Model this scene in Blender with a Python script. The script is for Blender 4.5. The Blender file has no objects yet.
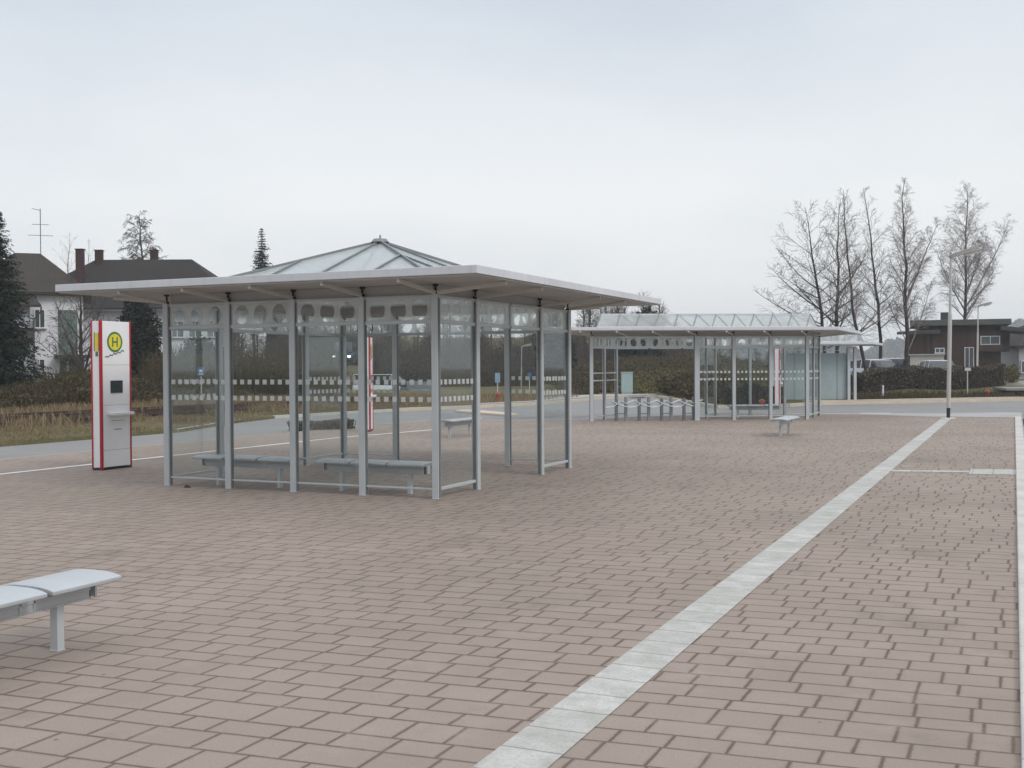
import bpy, math, random
from mathutils import Vector, Matrix
R = math.radians
random.seed(7)
sc = bpy.context.scene
COL = sc.collection
YAW = 0.4254                       # angle between the camera heading and the paving courses
CY, SY = math.cos(YAW), math.sin(YAW)
F = 1108.07
CAMH = 1.65
def W(X, Y, z=0.0):                # plaza frame -> world
    return (CY*X + SY*Y, -SY*X + CY*Y, z)
def P2(x, y):                      # world -> plaza frame
    return (CY*x - SY*y, SY*x + CY*y)
def lat(u, d):                     # lateral metres of a bearing at a distance d
    return (u-512)/F*d

# ------------------------------------------------------------------ materials
MATS = {}
class NT:
    def __init__(s, name):
        s.m = bpy.data.materials.new(name); s.m.use_nodes = True
        s.t = s.m.node_tree; s.t.nodes.clear()
        s.out = s.n('ShaderNodeOutputMaterial')
        MATS[name] = s.m
    def n(s, typ, **kw):
        nd = s.t.nodes.new(typ)
        for k, v in kw.items(): setattr(nd, k, v)
        return nd
    def l(s, a, b): s.t.links.new(a, b)
    def setin(s, sock, v):
        if isinstance(v, bpy.types.NodeSocket): s.l(v, sock)
        elif v is not None: sock.default_value = v
    def math(s, op, a, b=None, c=None):
        nd = s.n('ShaderNodeMath', operation=op)
        for i, v in enumerate((a, b, c)): s.setin(nd.inputs[i], v)
        return nd.outputs[0]
    def mix(s, f, a, b, mode='MIX'):
        nd = s.n('ShaderNodeMix', data_type='RGBA', blend_type=mode)
        s.setin(nd.inputs[0], f)
        for i, v in ((6, a), (7, b)):
            if isinstance(v, tuple) and len(v) == 3: v = (*v, 1)
            s.setin(nd.inputs[i], v)
        return nd.outputs[2]
    def ramp(s, f, stops):
        nd = s.n('ShaderNodeValToRGB'); e = nd.color_ramp.elements
        while len(e) < len(stops): e.new(0.5)
        for i, (p, c) in enumerate(stops):
            e[i].position = p
            e[i].color = (c, c, c, 1) if isinstance(c, (int, float)) else (*c, 1)
        s.l(f, nd.inputs[0]); return nd.outputs[0]
    def coord(s, which='Object'):
        return s.n('ShaderNodeTexCoord').outputs[which]
    def noise(s, vec, scale, detail=4, rough=.55):
        nd = s.n('ShaderNodeTexNoise'); nd.inputs['Scale'].default_value = scale
        nd.inputs['Detail'].default_value = detail; nd.inputs['Roughness'].default_value = rough
        if vec is not None: s.l(vec, nd.inputs['Vector'])
        return nd.outputs['Fac']
    def wn(s, vec):
        nd = s.n('ShaderNodeTexWhiteNoise'); s.l(vec, nd.inputs['Vector']); return nd.outputs['Value']
    def comb(s, x, y, z=0.0):
        nd = s.n('ShaderNodeCombineXYZ')
        for i, v in enumerate((x, y, z)): s.setin(nd.inputs[i], v)
        return nd.outputs[0]
    def sep(s, v):
        nd = s.n('ShaderNodeSeparateXYZ'); s.l(v, nd.inputs[0]); return nd.outputs
    def bump(s, h, strength=.3, dist=.02):
        nd = s.n('ShaderNodeBump'); nd.inputs['Strength'].default_value = strength
        nd.inputs['Distance'].default_value = dist; s.l(h, nd.inputs['Height']); return nd.outputs[0]
    def pbr(s, col, rough=.6, metal=0, bump=None, spec=.4, emit=None, es=0):
        b = s.n('ShaderNodeBsdfPrincipled')
        if isinstance(col, tuple): col = (*col, 1)
        s.setin(b.inputs['Base Color'], col); s.setin(b.inputs['Roughness'], rough)
        b.inputs['Metallic'].default_value = metal
        b.inputs['Specular IOR Level'].default_value = spec
        if bump is not None: s.l(bump, b.inputs['Normal'])
        if emit: b.inputs['Emission Color'].default_value = (*emit, 1); b.inputs['Emission Strength'].default_value = es
        return b.outputs[0]
    def done(s, sh): s.l(sh, s.out.inputs[0]); return s.m

def plain(name, col, rough=.6, metal=0, var=.12, scale=3.0, spec=.4, bump=0, fine=0):
    t = NT(name); v = t.coord()
    n = t.noise(v, scale, 5)
    lo = tuple(c*(1-var) for c in col); hi = tuple(min(1, c*(1+var)) for c in col)
    c = t.mix(t.ramp(n, [(.3, 0), (.7, 1)]), lo, hi)
    if fine:
        c = t.mix(t.math('MULTIPLY', t.noise(v, scale*14, 2), fine), c, tuple(x*.45 for x in col))
    b = t.bump(t.noise(v, scale*12, 3), bump, .02) if bump else None
    return t.done(t.pbr(c, rough, metal, b, spec))

ALU = plain('aluminium', (.46, .485, .50), .42, .2, .07, 2.0, .5)
ALU2 = plain('seat_metal', (.41, .435, .455), .42, .15, .05, 5.0, .5)
def roofmat():
    t = NT('roof_metal'); o = t.coord()
    mp_ = t.n('ShaderNodeMapping'); mp_.inputs['Scale'].default_value = (9, 9, .7); t.l(o, mp_.inputs[0])
    st_ = t.noise(mp_.outputs[0], 1.0, 5, .6)
    c = t.mix(t.ramp(t.noise(o, .9, 4), [(.3, 0), (.7, 1)]), (.53, .545, .57), (.60, .61, .635))
    c = t.mix(t.ramp(st_, [(.5, 0), (.75, .35)]), c, (.36, .36, .35))
    return t.done(t.pbr(c, t.math('MULTIPLY_ADD', st_, .3, .32), .1, None, .4))
ROOFM = roofmat()
SOFF = plain('soffit_metal', (.44, .435, .43), .6, 0, .05, 1.5, .3)
ARM = plain('bracket_metal', (.55, .52, .49), .5, 0, .05, 4, .4)
RIBM = plain('rib_metal', (.19, .205, .21), .5, .2, .08, 4, .4)
GASK = plain('gasket_grey', (.15, .158, .162), .6, 0, .15, 5)
GRACK = plain('rack_steel', (.13, .14, .145), .5, .2, .1, 6)
DARK = plain('dark_rubber', (.018, .019, .02), .6, 0, .2, 8)
WHITE = plain('white_enamel', (.80, .80, .81), .35, 0, .03, 2.5, .5)
RED = plain('red_enamel', (.40, .012, .03), .4, 0, .08, 4, .5)
YEL = plain('yellow_sign', (.75, .60, .05), .4, 0, .05, 6)
GRN = plain('green_sign', (.05, .20, .07), .4, 0, .05, 6)
SCREEN = plain('dark_screen', (.025, .035, .04), .12, 0, .3, 5, .6)
GREYINK = plain('grey_ink', (.12, .12, .14), .6)
LENS = plain('lamp_lens', (.78, .77, .70), .25, 0, .04, 4, .5)
LAMPH = plain('lamp_housing', (.26, .245, .23), .5, .1, .08, 5)
POLE = plain('lamp_pole_paint', (.46, .45, .42), .5, .1, .08, 2)
KERB = plain('kerb_concrete', (.50, .49, .46), .85, 0, .14, 1.6, .2, .3, .25)
KERBY = plain('pale_kerb_concrete', (.52, .45, .37), .85, 0, .12, 1.2, .2, .3, .2)
APRON = plain('apron_concrete', (.36, .36, .355), .85, 0, .12, .7, .2, .3, .3)
MARK = plain('road_paint', (.78, .78, .76), .7, 0, .12, 3, .2, .2, .2)
BARK = plain('bark', (.055, .047, .042), .9, 0, .35, 4, .1, .5)
BIRCHB = plain('birch_bark', (.20, .185, .18), .85, 0, .5, 2.2, .1, .4)
WALLW = plain('white_render', (.64, .64, .66), .9, 0, .06, .4, .1, .2, .08)
WALLG = plain('grey_render', (.40, .40, .43), .9, 0, .08, .5, .1, .2)
FRAMEW = plain('white_frame', (.7, .7, .7), .5)
BRICK = plain('chimney_brick', (.06, .033, .031), .85, 0, .25, 3, .1, .4)
RUST = plain('rail_rust', (.07, .045, .035), .8, .2, .3, 3)
CREAM = plain('cream_panel', (.46, .44, .40), .7, 0, .08, 1)
DWOOD = plain('dark_fascia', (.050, .048, .044), .8, 0, .2, 1)
ORANGE = plain('hydrant_red', (.33, .07, .045), .5, 0, .15, 6)
BLUE = plain('blue_sign_paint', (.04, .12, .27), .4, 0, .08, 5)
TEAL = plain('cabinet_paint', (.30, .38, .38), .6, 0, .08, 3)
TYRE = plain('tyre', (.02, .02, .02), .85)
CARW = plain('white_car_paint', (.66, .68, .70), .25, 0, .03, 1, .6)
CARS = plain('silver_car_paint', (.45, .46, .50), .25, .5, .03, 1, .6)
CARD = plain('dark_car_paint', (.035, .05, .065), .25, .2, .1, 1, .6)
CARG = plain('car_glass', (.02, .026, .03), .08, 0, .2, 2, .6)
COMPA = plain('greenish_panel', (.115, .15, .13), .5, 0, .5, 6, .4)

def glassmat(name, tint, haze, gloss=.035, kind=None):
    t = NT(name)
    fr = t.n('ShaderNodeFresnel'); fr.inputs['IOR'].default_value = 1.45
    tr = t.n('ShaderNodeBsdfTransparent'); tr.inputs[0].default_value = (*tint, 1)
    gl = t.n('ShaderNodeBsdfGlossy'); gl.inputs['Roughness'].default_value = gloss
    gl.inputs[0].default_value = (.9, .93, .93, 1)
    df = t.n('ShaderNodeBsdfDiffuse'); df.inputs[0].default_value = (.78, .80, .79, 1)
    tl = t.n('ShaderNodeBsdfTranslucent'); tl.inputs[0].default_value = (.78, .80, .79, 1)
    ms = t.n('ShaderNodeMixShader'); ms.inputs[0].default_value = .5
    t.l(df.outputs[0], ms.inputs[1]); t.l(tl.outputs[0], ms.inputs[2])
    o = t.coord(); nz = t.noise(o, 1.3, 4)
    x, y, z = t.sep(o)
    if kind == 'dots':
        px = t.math('PINGPONG', x, .0625)                        # rows of small squares, pitch 0.125
        inx = t.math('GREATER_THAN', px, .033)
        lim = t.math('LESS_THAN', t.math('ABSOLUTE', x), .5)
        r1 = t.math('LESS_THAN', t.math('ABSOLUTE', t.math('SUBTRACT', z, 1.465)), .032)
        r2 = t.math('LESS_THAN', t.math('ABSOLUTE', t.math('SUBTRACT', z, 1.245)), .032)
        dm = t.math('MULTIPLY', t.math('MULTIPLY', inx, lim), t.math('MAXIMUM', r1, r2))
        film = t.math('MULTIPLY', dm, .80)
    elif kind == 'frieze':
        px = t.math('SUBTRACT', .155, t.math('PINGPONG', t.math('ADD', x, .155), .155))
        ex = t.math('DIVIDE', px, .112); ez = t.math('DIVIDE', t.math('SUBTRACT', z, 2.385), .128)
        rr = t.math('ADD', t.math('MULTIPLY', ex, ex), t.math('MULTIPLY', ez, ez))
        film = t.math('MULTIPLY', t.math('GREATER_THAN', rr, 1.0), .45)
    else: film = None
    hz = t.math('MULTIPLY_ADD', nz, haze, haze*.5)
    if film is not None: hz = t.math('MAXIMUM', hz, film)
    m1 = t.n('ShaderNodeMixShader'); t.l(hz, m1.inputs[0]); t.l(tr.outputs[0], m1.inputs[1]); t.l(ms.outputs[0], m1.inputs[2])
    m2 = t.n('ShaderNodeMixShader'); t.l(t.math('MULTIPLY', fr.outputs[0], .20), m2.inputs[0]); t.l(m1.outputs[0], m2.inputs[1]); t.l(gl.outputs[0], m2.inputs[2])
    return t.done(m2.outputs[0])
GLASS = glassmat('pane_glass', (.958, .97, .967), .013)
GDOTS = glassmat('pane_glass_squares', (.958, .97, .967), .013, kind='dots')
GFRZ = glassmat('frieze_glass_circles', (.958, .97, .967), .0135, kind='frieze')
GROOF = glassmat('skylight_glass', (.93, .965, .985), .40, .08)

def window_mat():
    t = NT('window_glass'); v = t.coord()
    c = t.mix(t.noise(v, 1.2, 3), (.02, .028, .032), (.10, .12, .13))
    return t.done(t.pbr(c, .06, 0, None, .6))
WIN = window_mat()
def emit_mat():
    t = NT('headlight_lit'); return t.done(t.pbr((.8, .85, .9), .3, 0, None, .5, (.85, .95, 1), 6))
HLIT = emit_mat()

def paving():
    t = NT('paving_stones'); o = t.coord(); x, y, z = t.sep(o)
    nz = t.n('ShaderNodeTexNoise'); nz.inputs['Scale'].default_value = .8; t.l(o, nz.inputs['Vector'])
    wob = t.math('MULTIPLY', t.math('SUBTRACT', nz.outputs['Fac'], .5), .03)
    RH, L = .205, .27
    ysh = t.math('SUBTRACT', t.math('ADD', y, wob), t.math('MULTIPLY', x, .10))
    yv = t.math('DIVIDE', ysh, RH)
    ky_ = t.math('ROUND', yv)
    yb = t.math('ADD', ky_, t.math('MULTIPLY', t.math('SUBTRACT', t.wn(t.comb(ky_, 8.3, 2.0)), .5), .40))
    row = t.math('ADD', ky_, t.math('GREATER_THAN', yv, yb))
    off = t.wn(t.comb(row, 3.7, 0))
    u = t.math('ADD', t.math('DIVIDE', t.math('ADD', x, wob), L), t.math('MULTIPLY', off, 7.0))
    k = t.math('ROUND', u)
    jit = t.math('MULTIPLY', t.math('SUBTRACT', t.wn(t.comb(k, row, 1.3)), .5), .46)
    b = t.math('ADD', k, jit)
    dx = t.math('MULTIPLY', t.math('ABSOLUTE', t.math('SUBTRACT', u, b)), L)
    dy = t.math('MULTIPLY', t.math('ABSOLUTE', t.math('SUBTRACT', yv, yb)), RH)
    idd = t.math('ADD', k, t.math('MULTIPLY', t.math('GREATER_THAN', u, b), 1.0))
    idn = t.n('ShaderNodeTexWhiteNoise'); t.l(t.comb(idd, row, 9.1), idn.inputs['Vector'])
    rnd = idn.outputs['Value']
    jn = t.math('MULTIPLY', t.noise(o, 26, 3), .006)
    jw = t.math('ADD', t.math('MULTIPLY_ADD', t.noise(o, .45, 3), .0045, -.0008), jn)
    d = t.math('MINIMUM', t.math('MULTIPLY', dx, .9), dy)
    joint = t.ramp(t.math('DIVIDE', d, t.math('MULTIPLY', jw, 2.6)), [(.22, 1), (1.0, 0)])
    c = t.mix(rnd, (.264, .214, .181), (.290, .238, .204))
    c = t.mix(t.math('MULTIPLY', t.math('GREATER_THAN', idn.outputs['Value'], .88), .25), c, (.28, .225, .185))
    gr = t.noise(o, 170, 2, .7)
    c = t.mix(t.ramp(gr, [(.42, .0), (.66, .5)]), c, (.37, .315, .275))
    gr2 = t.noise(o, 95, 2, .8)
    c = t.mix(t.ramp(gr2, [(.52, 0), (.72, .5)]), c, (.145, .115, .095))
    big = t.noise(o, .33, 5, .6)
    c = t.mix(t.ramp(big, [(.42, 0), (.68, .62)]), c, (.205, .17, .145))
    big2 = t.noise(o, 1.6, 4, .6)
    c = t.mix(t.ramp(big2, [(.5, 0), (.8, .25)]), c, (.20, .165, .14))
    spot = t.n('ShaderNodeTexVoronoi'); spot.inputs['Scale'].default_value = 2.4; t.l(o, spot.inputs['Vector'])
    c = t.mix(t.ramp(spot.outputs['Distance'], [(.016, .75), (.034, 0)]), c, (.07, .055, .05))
    edge = t.ramp(t.math('DIVIDE', d, .028), [(.1, .30), (.9, 0)])
    c = t.mix(edge, c, (.185, .145, .12))
    jc = t.mix(t.noise(o, 3.0, 3), (.085, .058, .044), (.165, .125, .10))
    c = t.mix(joint, c, jc)
    h = t.math('SUBTRACT', t.math('MULTIPLY', gr, .25), joint)
    h = t.math('ADD', h, t.math('MULTIPLY', rnd, .25))
    sand = t.ramp(t.noise(o, 2.3, 6, .7), [(.54, 0), (.70, .38)])
    c = t.mix(sand, c, (.34, .29, .25))
    dk = t.ramp(t.noise(o, .9, 6, .72), [(.56, 0), (.70, .42)])
    c = t.mix(dk, c, (.125, .105, .085))
    bp = t.bump(h, .55, .006)
    rg = t.math('MULTIPLY_ADD', big, .2, .72)
    return t.done(t.pbr(c, rg, 0, bp, .25))
PAVE = paving()

def slabs(name, ax):
    t = NT(name); o = t.coord(); s = t.sep(o); v = s[ax]
    q = t.math('DIVIDE', v, .29); i = t.math('FLOOR', q); f = t.math('SUBTRACT', q, i)
    rnd = t.wn(t.comb(i, 2.2, .4))
    e = t.math('MULTIPLY', t.math('MINIMUM', f, t.math('SUBTRACT', 1.0, f)), .29)
    j = t.ramp(e, [(.003, 1), (.008, 0)])
    c = t.mix(rnd, (.42, .42, .40), (.53, .53, .51))
    c = t.mix(t.math('MULTIPLY', t.math('GREATER_THAN', rnd, .82), .6), c, (.36, .365, .335))
    n = t.noise(o, 5, 6, .65)
    c = t.mix(t.ramp(n, [(.40, 0), (.66, .85)]), c, (.33, .33, .30))
    n2 = t.noise(o, 60, 3, .7)
    c = t.mix(t.ramp(n2, [(.48, 0), (.7, .5)]), c, (.25, .24, .215))
    c = t.mix(t.math('MULTIPLY', j, .75), c, (.16, .15, .135))
    return t.done(t.pbr(c, .8, 0, t.bump(t.math('SUBTRACT', t.math('MULTIPLY', n2, .3), j), .4, .006), .25))
SLABY = slabs('guide_slabs', 1); SLABX = slabs('cross_slabs', 0)

def asphalt():
    t = NT('asphalt'); o = t.coord()
    c = t.mix(t.noise(o, .35, 5, .6), (.19, .188, .185), (.265, .262, .256))
    c = t.mix(t.ramp(t.noise(o, 60, 2, .7), [(.4, 0), (.8, .4)]), c, (.10, .10, .10))
    c = t.mix(t.ramp(t.noise(o, 1.1, 5, .7), [(.52, 0), (.75, .35)]), c, (.29, .29, .28))
    return t.done(t.pbr(c, .8, 0, t.bump(t.noise(o, 90, 2), .3, .01), .25))
ASPH = asphalt()
def soil():
    t = NT('verge_ground'); o = t.coord()
    n = t.noise(o, .22, 6, .65)
    c = t.ramp(n, [(.28, (.075, .08, .035)), (.45, (.15, .125, .072)), (.58, (.095, .10, .042)), (.75, (.17, .145, .09))])
    c = t.mix(t.ramp(t.noise(o, 5, 4, .7), [(.4, 0), (.75, .6)]), c, (.055, .045, .032))
    return t.done(t.pbr(c, .95, 0, t.bump(t.noise(o, 7, 5), .8, .12), .1))
SOIL = soil()
BALL = plain('ballast', (.095, .085, .075), .95, 0, .4, 6, .1, .9, .4)
BED = plain('bed_mulch', (.07, .032, .035), .95, 0, .4, 4, .1, .8, .4)

def leafy(name, cols, rough=.75, trans=.15):
    t = NT(name)
    g = t.n('ShaderNodeNewGeometry').outputs['Random Per Island']
    stops = [(i/(max(1, len(cols)-1)), c) for i, c in enumerate(cols)]
    c = t.ramp(g, stops)
    big = t.noise(t.coord(), .5, 3)
    c = t.mix(t.math('MULTIPLY', big, .4), c, cols[0])
    a = t.pbr(c, rough, 0, None, .2)
    tl = t.n('ShaderNodeBsdfTranslucent'); t.l(c, tl.inputs[0])
    m = t.n('ShaderNodeMixShader'); m.inputs[0].default_value = trans
    t.l(a, m.inputs[1]); t.l(tl.outputs[0], m.inputs[2])
    return t.done(m.outputs[0])
TWIG = leafy('twigs', [(.05, .043, .04), (.085, .072, .066), (.11, .09, .08)], .9, 0)
TWIGB = leafy('birch_twigs', [(.17, .145, .14), (.24, .21, .205), (.31, .28, .27)], .9, 0)
WOODT = leafy('wood_twigs', [(.045, .042, .036), (.08, .068, .055), (.115, .092, .072), (.06, .062, .045)], .9, 0)
NEED = leafy('needles', [(.008, .014, .009), (.018, .028, .017), (.034, .044, .027)], .7, .1)
THUJA = leafy('thuja_sprays', [(.012, .016, .011), (.022, .027, .017), (.038, .042, .026)], .8, .1)
HEDGE = leafy('hedge_leaves', [(.07, .058, .044), (.12, .096, .072), (.165, .13, .098), (.08, .078, .052)], .85, .1)
DHEDGE = leafy('dark_hedge_leaves', [(.015, .02, .017), (.028, .036, .028), (.045, .05, .038)], .85, .1)
BRUSH = leafy('brush_leaves', [(.04, .038, .022), (.08, .062, .034), (.12, .085, .045), (.05, .058, .028)], .9, .1)
DRYG = leafy('dry_grass_blades', [(.15, .115, .065), (.26, .19, .115), (.33, .25, .16), (.14, .13, .06)], .9, .2)
YBUSH = leafy('yellow_green_leaves', [(.085, .078, .034), (.13, .115, .045), (.19, .165, .055)], .85, .2)
REDL = leafy('barberry_leaves', [(.06, .014, .02), (.10, .022, .03), (.05, .02, .02)], .8, .1)
FARW = leafy('far_wood_foliage', [(.055, .06, .055), (.085, .085, .075), (.11, .10, .09)], .95, 0)

def tiles(name, a, b, pitch=.33):
    t = NT(name); o = t.coord(); x, y, z = t.sep(o)
    n = t.noise(o, .8, 5)
    w = t.math('FRACT', t.math('DIVIDE', z, pitch*.7))
    w2 = t.math('FRACT', t.math('DIVIDE', x, pitch))
    c = t.mix(n, a, b)
    c = t.mix(t.ramp(w, [(0, .55), (.22, 0)]), c, tuple(q*.5 for q in a))
    c = t.mix(t.ramp(w2, [(0, .35), (.2, 0)]), c, tuple(q*.6 for q in a))
    return t.done(t.pbr(c, .85, 0, t.bump(w, .5, .03), .2))
TILEB = tiles('brown_tiles', (.036, .030, .027), (.060, .050, .043))
TILED = tiles('dark_tiles', (.022, .020, .019), (.040, .035, .032))
def boards(name, a, b, pitch=.22):
    t = NT(name); o = t.coord(); x, y, z = t.sep(o)
    q = t.math('DIVIDE', x, pitch); i = t.math('FLOOR', q); f = t.math('SUBTRACT', q, i)
    c = t.mix(t.wn(t.comb(i, 4.4)), a, b)
    c = t.mix(t.ramp(f, [(0, .8), (.09, 0)]), c, tuple(k*.4 for k in a))
    c = t.mix(t.ramp(t.noise(o, 2, 5, .7), [(.45, 0), (.8, .4)]), c, tuple(k*.6 for k in a))
    return t.done(t.pbr(c, .85, 0, t.bump(f, .3, .02), .15))
BOARDS = boards('brown_boards', (.055, .033, .026), (.085, .053, .041))
BLUEP = boards('blue_grey_panels', (.29, .345, .355), (.31, .365, .37), .98)

# ------------------------------------------------------------------ mesh builder
class MB:
    def __init__(s): s.v = []; s.f = []
    def box(s, c, d, rz=0, ry=0):
        n = len(s.v); m = Matrix.Rotation(rz, 3, 'Z') @ Matrix.Rotation(ry, 3, 'Y')
        for k in range(8):
            p = Vector(((-.5 if k & 1 == 0 else .5)*d[0], (-.5 if k & 2 == 0 else .5)*d[1], (-.5 if k & 4 == 0 else .5)*d[2]))
            s.v.append(tuple(m @ p + Vector(c)))
        for q in ((0, 2, 3, 1), (4, 5, 7, 6), (0, 1, 5, 4), (2, 6, 7, 3), (0, 4, 6, 2), (1, 3, 7, 5)):
            s.f.append(tuple(n+i for i in q))
        return s
    def bar(s, a, b, w, h):        # box bar between two points
        a, b = Vector(a), Vector(b); d = (b-a); L = d.length; d.normalize()
        up = Vector((0, 0, 1)) if abs(d.z) < .95 else Vector((1, 0, 0))
        sx = d.cross(up).normalized(); uz = sx.cross(d).normalized(); n = len(s.v)
        for p in (a, b):
            for i, j in ((-1, -1), (1, -1), (1, 1), (-1, 1)):
                s.v.append(tuple(p + sx*(i*w/2) + uz*(j*h/2)))
        for q in ((0, 3, 2, 1), (4, 5, 6, 7), (0, 1, 5, 4), (1, 2, 6, 5), (2, 3, 7, 6), (3, 0, 4, 7)):
            s.f.append(tuple(n+i for i in q))
        return s
    def tube(s, pts, rad, k=6, cap=True):
        n0 = len(s.v); m = len(pts)
        pts = [Vector(p) for p in pts]
        for i, p in enumerate(pts):
            d = (pts[min(i+1, m-1)] - pts[max(i-1, 0)])
            if d.length < 1e-9: d = Vector((0, 0, 1))
            d.normalize()
            a = d.cross(Vector((0, 0, 1))) if abs(d.z) < .92 else d.cross(Vector((1, 0, 0)))
            a.normalize(); b = d.cross(a)
            r = rad[i] if isinstance(rad, (list, tuple)) else rad
            for j in range(k):
                w = 2*math.pi*j/k
                s.v.append(tuple(p + a*(math.cos(w)*r) + b*(math.sin(w)*r)))
        for i in range(m-1):
            for j in range(k):
                a = n0+i*k+j; b = n0+i*k+(j+1) % k
                s.f.append((a, b, b+k, a+k))
        if cap:
            s.f.append(tuple(n0+j for j in reversed(range(k)))); s.f.append(tuple(n0+(m-1)*k+j for j in range(k)))
        return s
    def prism(s, poly, z0, z1):
        n = len(s.v); m = len(poly)
        ar = sum(poly[i][0]*poly[(i+1) % m][1]-poly[(i+1) % m][0]*poly[i][1] for i in range(m))
        if ar < 0: poly = poly[::-1]
        for z in (z0, z1):
            for p in poly: s.v.append((p[0], p[1], z))
        s.f.append(tuple(n+i for i in reversed(range(m)))); s.f.append(tuple(n+m+i for i in range(m)))
        for i in range(m): s.f.append((n+i, n+(i+1) % m, n+m+(i+1) % m, n+m+i))
        return s
    def hull(s, pts, faces):
        n = len(s.v); s.v += [tuple(p) for p in pts]; s.f += [tuple(n+i for i in f) for f in faces]; return s
    def sheet(s, poly, z=0.0):
        n = len(s.v); m = len(poly)
        ar = sum(poly[i][0]*poly[(i+1) % m][1]-poly[(i+1) % m][0]*poly[i][1] for i in range(m))
        if ar < 0: poly = poly[::-1]
        s.v += [(p[0], p[1], z) for p in poly]; s.f.append(tuple(range(n, n+m))); return s
    def disc(s, c, r, th, axis='x', k=32, r_in=0):
        n = len(s.v)
        for a in range(k):
            w = 2*math.pi*a/k
            for rr in ((r,) if not r_in else (r, r_in)):
                for t in (0, th):
                    u, q = rr*math.cos(w), rr*math.sin(w)
                    p = (c[0]+t, c[1]+u, c[2]+q) if axis == 'x' else (c[0]+u, c[1]+t, c[2]+q)
                    s.v.append(p)
        st = 2 if not r_in else 4
        if not r_in:
            s.f.append(tuple(n+1+2*a for a in range(k))); s.f.append(tuple(n+2*a for a in reversed(range(k))))
            for a in range(k):
                b = (a+1) % k; s.f.append((n+2*a, n+2*b, n+2*b+1, n+2*a+1))
        else:
            for a in range(k):
                b = (a+1) % k; A, B = n+4*a, n+4*b
                s.f += [(A, B, B+1, A+1), (A+1, B+1, B+3, A+3), (A+3, B+3, B+2, A+2), (A+2, B+2, B, A)]
        return s
    def blade(s, p, d, w, sidev):
        n = len(s.v); p = Vector(p); d = Vector(d); sv = Vector(sidev)
        s.v += [tuple(p-sv*w/2), tuple(p+sv*w/2), tuple(p+d+sv*w*.15), tuple(p+d-sv*w*.15)]
        s.f.append((n, n+1, n+2, n+3))
    def leaf(s, p, r, rng):
        a = Vector((rng.gauss(0, 1), rng.gauss(0, 1), rng.gauss(0, 1))); a.normalize()
        b = a.orthogonal().normalized(); c = a.cross(b); w = rng.uniform(0, 6.28)
        u = b*math.cos(w)+c*math.sin(w); v = a.cross(u)*rng.uniform(.35, .7); n = len(s.v); p = Vector(p)
        s.v += [tuple(p-u*r), tuple(p+v*r), tuple(p+u*r), tuple(p-v*r)]; s.f.append((n, n+1, n+2, n+3))
    def build(s, name, mat, parent=None, loc=None, rz=0, smooth=False, bevel=0):
        me = bpy.data.meshes.new(name); me.from_pydata(s.v, [], s.f); me.update()
        if smooth:
            for p in me.polygons: p.use_smooth = True
        me.materials.append(mat)
        o = bpy.data.objects.new(name, me); COL.objects.link(o)
        if parent: o.parent = parent
        if loc: o.location = loc
        if rz: o.rotation_euler.z = rz
        if bevel:
            b = o.modifiers.new('bevel', 'BEVEL'); b.width = bevel; b.segments = 2; b.limit_method = 'ANGLE'
        return o
def tag(o, label, cat, group=None, kind=None):
    if label: o['label'] = label
    if cat: o['category'] = cat
    if group: o['group'] = group
    if kind: o['kind'] = kind
    return o
def thing(name, label, cat, loc=(0, 0, 0), rz=0, group=None):
    o = bpy.data.objects.new(name, None); COL.objects.link(o); o.location = loc; o.rotation_euler.z = rz
    o.empty_display_size = .2
    return tag(o, label, cat, group)
def struct(o, kind='structure'): o['kind'] = kind; return o
def children(o): return [c for c in bpy.data.objects if c.parent == o]
def copy_tree(o, loc, rz, label=None):
    kids = children(o)
    c = o.copy(); COL.objects.link(c); c.location = loc; c.rotation_euler.z = rz
    if label: c['label'] = label
    for k in kids:
        d = k.copy(); COL.objects.link(d); d.parent = c
        for g in children(k):
            e = g.copy(); COL.objects.link(e); e.parent = d
    return c

# ------------------------------------------------------------------ setting: ground, paving, roads
g = MB(); g.sheet([(-900, -300), (900, -300), (900, 1400), (-900, 1400)], -.18)
struct(g.build('ground', SOIL))

ROADZ = -.09
road_poly = [W(-25, -20)[:2], W(-25, 10)[:2], (-14, 26), (-12, 40), (-9, 46), (-2, 56), (2, 66), (11, 66), (12, 54), (24, 58), (70, 62), (70, 26), (24, 32), (18, 30), W(1.2, -20)[:2]]
r = MB(); r.sheet(road_poly, ROADZ); struct(r.build('road', ASPH))

# raised pavement slab under the stones (its edge is the kerb)
ap = [W(-17.15, -20)[:2], W(-17.15, 22)[:2], W(-17.0, 27)[:2], (-2.75, 34.9), (.3, 34.9), (2.2, 35.6), (3.6, 37.2), (6.2, 38.5), (9.2, 38.75), (11.0, 38.35), (13.2, 38.05), (16.9, 38.3), W(.24, 42.2)[:2], W(.24, -20)[:2]]
a = MB(); a.prism(ap, -.3, -.008); struct(a.build('pavement', APRON, bevel=.02))
pv = [(-17.0, -20), (-17.0, 22), (-16.9, 27), P2(-2.6, 34.6), P2(.4, 34.2), P2(2.6, 34.6), P2(4.0, 36.4), P2(6.6, 37.7), P2(9.2, 38.0), P2(10.9, 37.5), P2(12.2, 36.9), P2(13.5, 35.3), P2(15.5, 34.85), (.03, 37.9), (.03, -20)]
p = MB(); p.sheet(pv, 0); struct(p.build('paving', PAVE, rz=-YAW))
m = MB(); m.sheet([(-2.03, -20), (-1.742, -20), (-1.742, 36.4), (-2.03, 36.4)], .004); struct(m.build('guide_strip', SLABY, rz=-YAW))
m = MB(); m.sheet([(-1.738, 18.02), (-.62, 18.30), (-.62, 18.56), (-1.738, 18.29)], .004); struct(m.build('cross_strip', SLABX, rz=-YAW))
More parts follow.
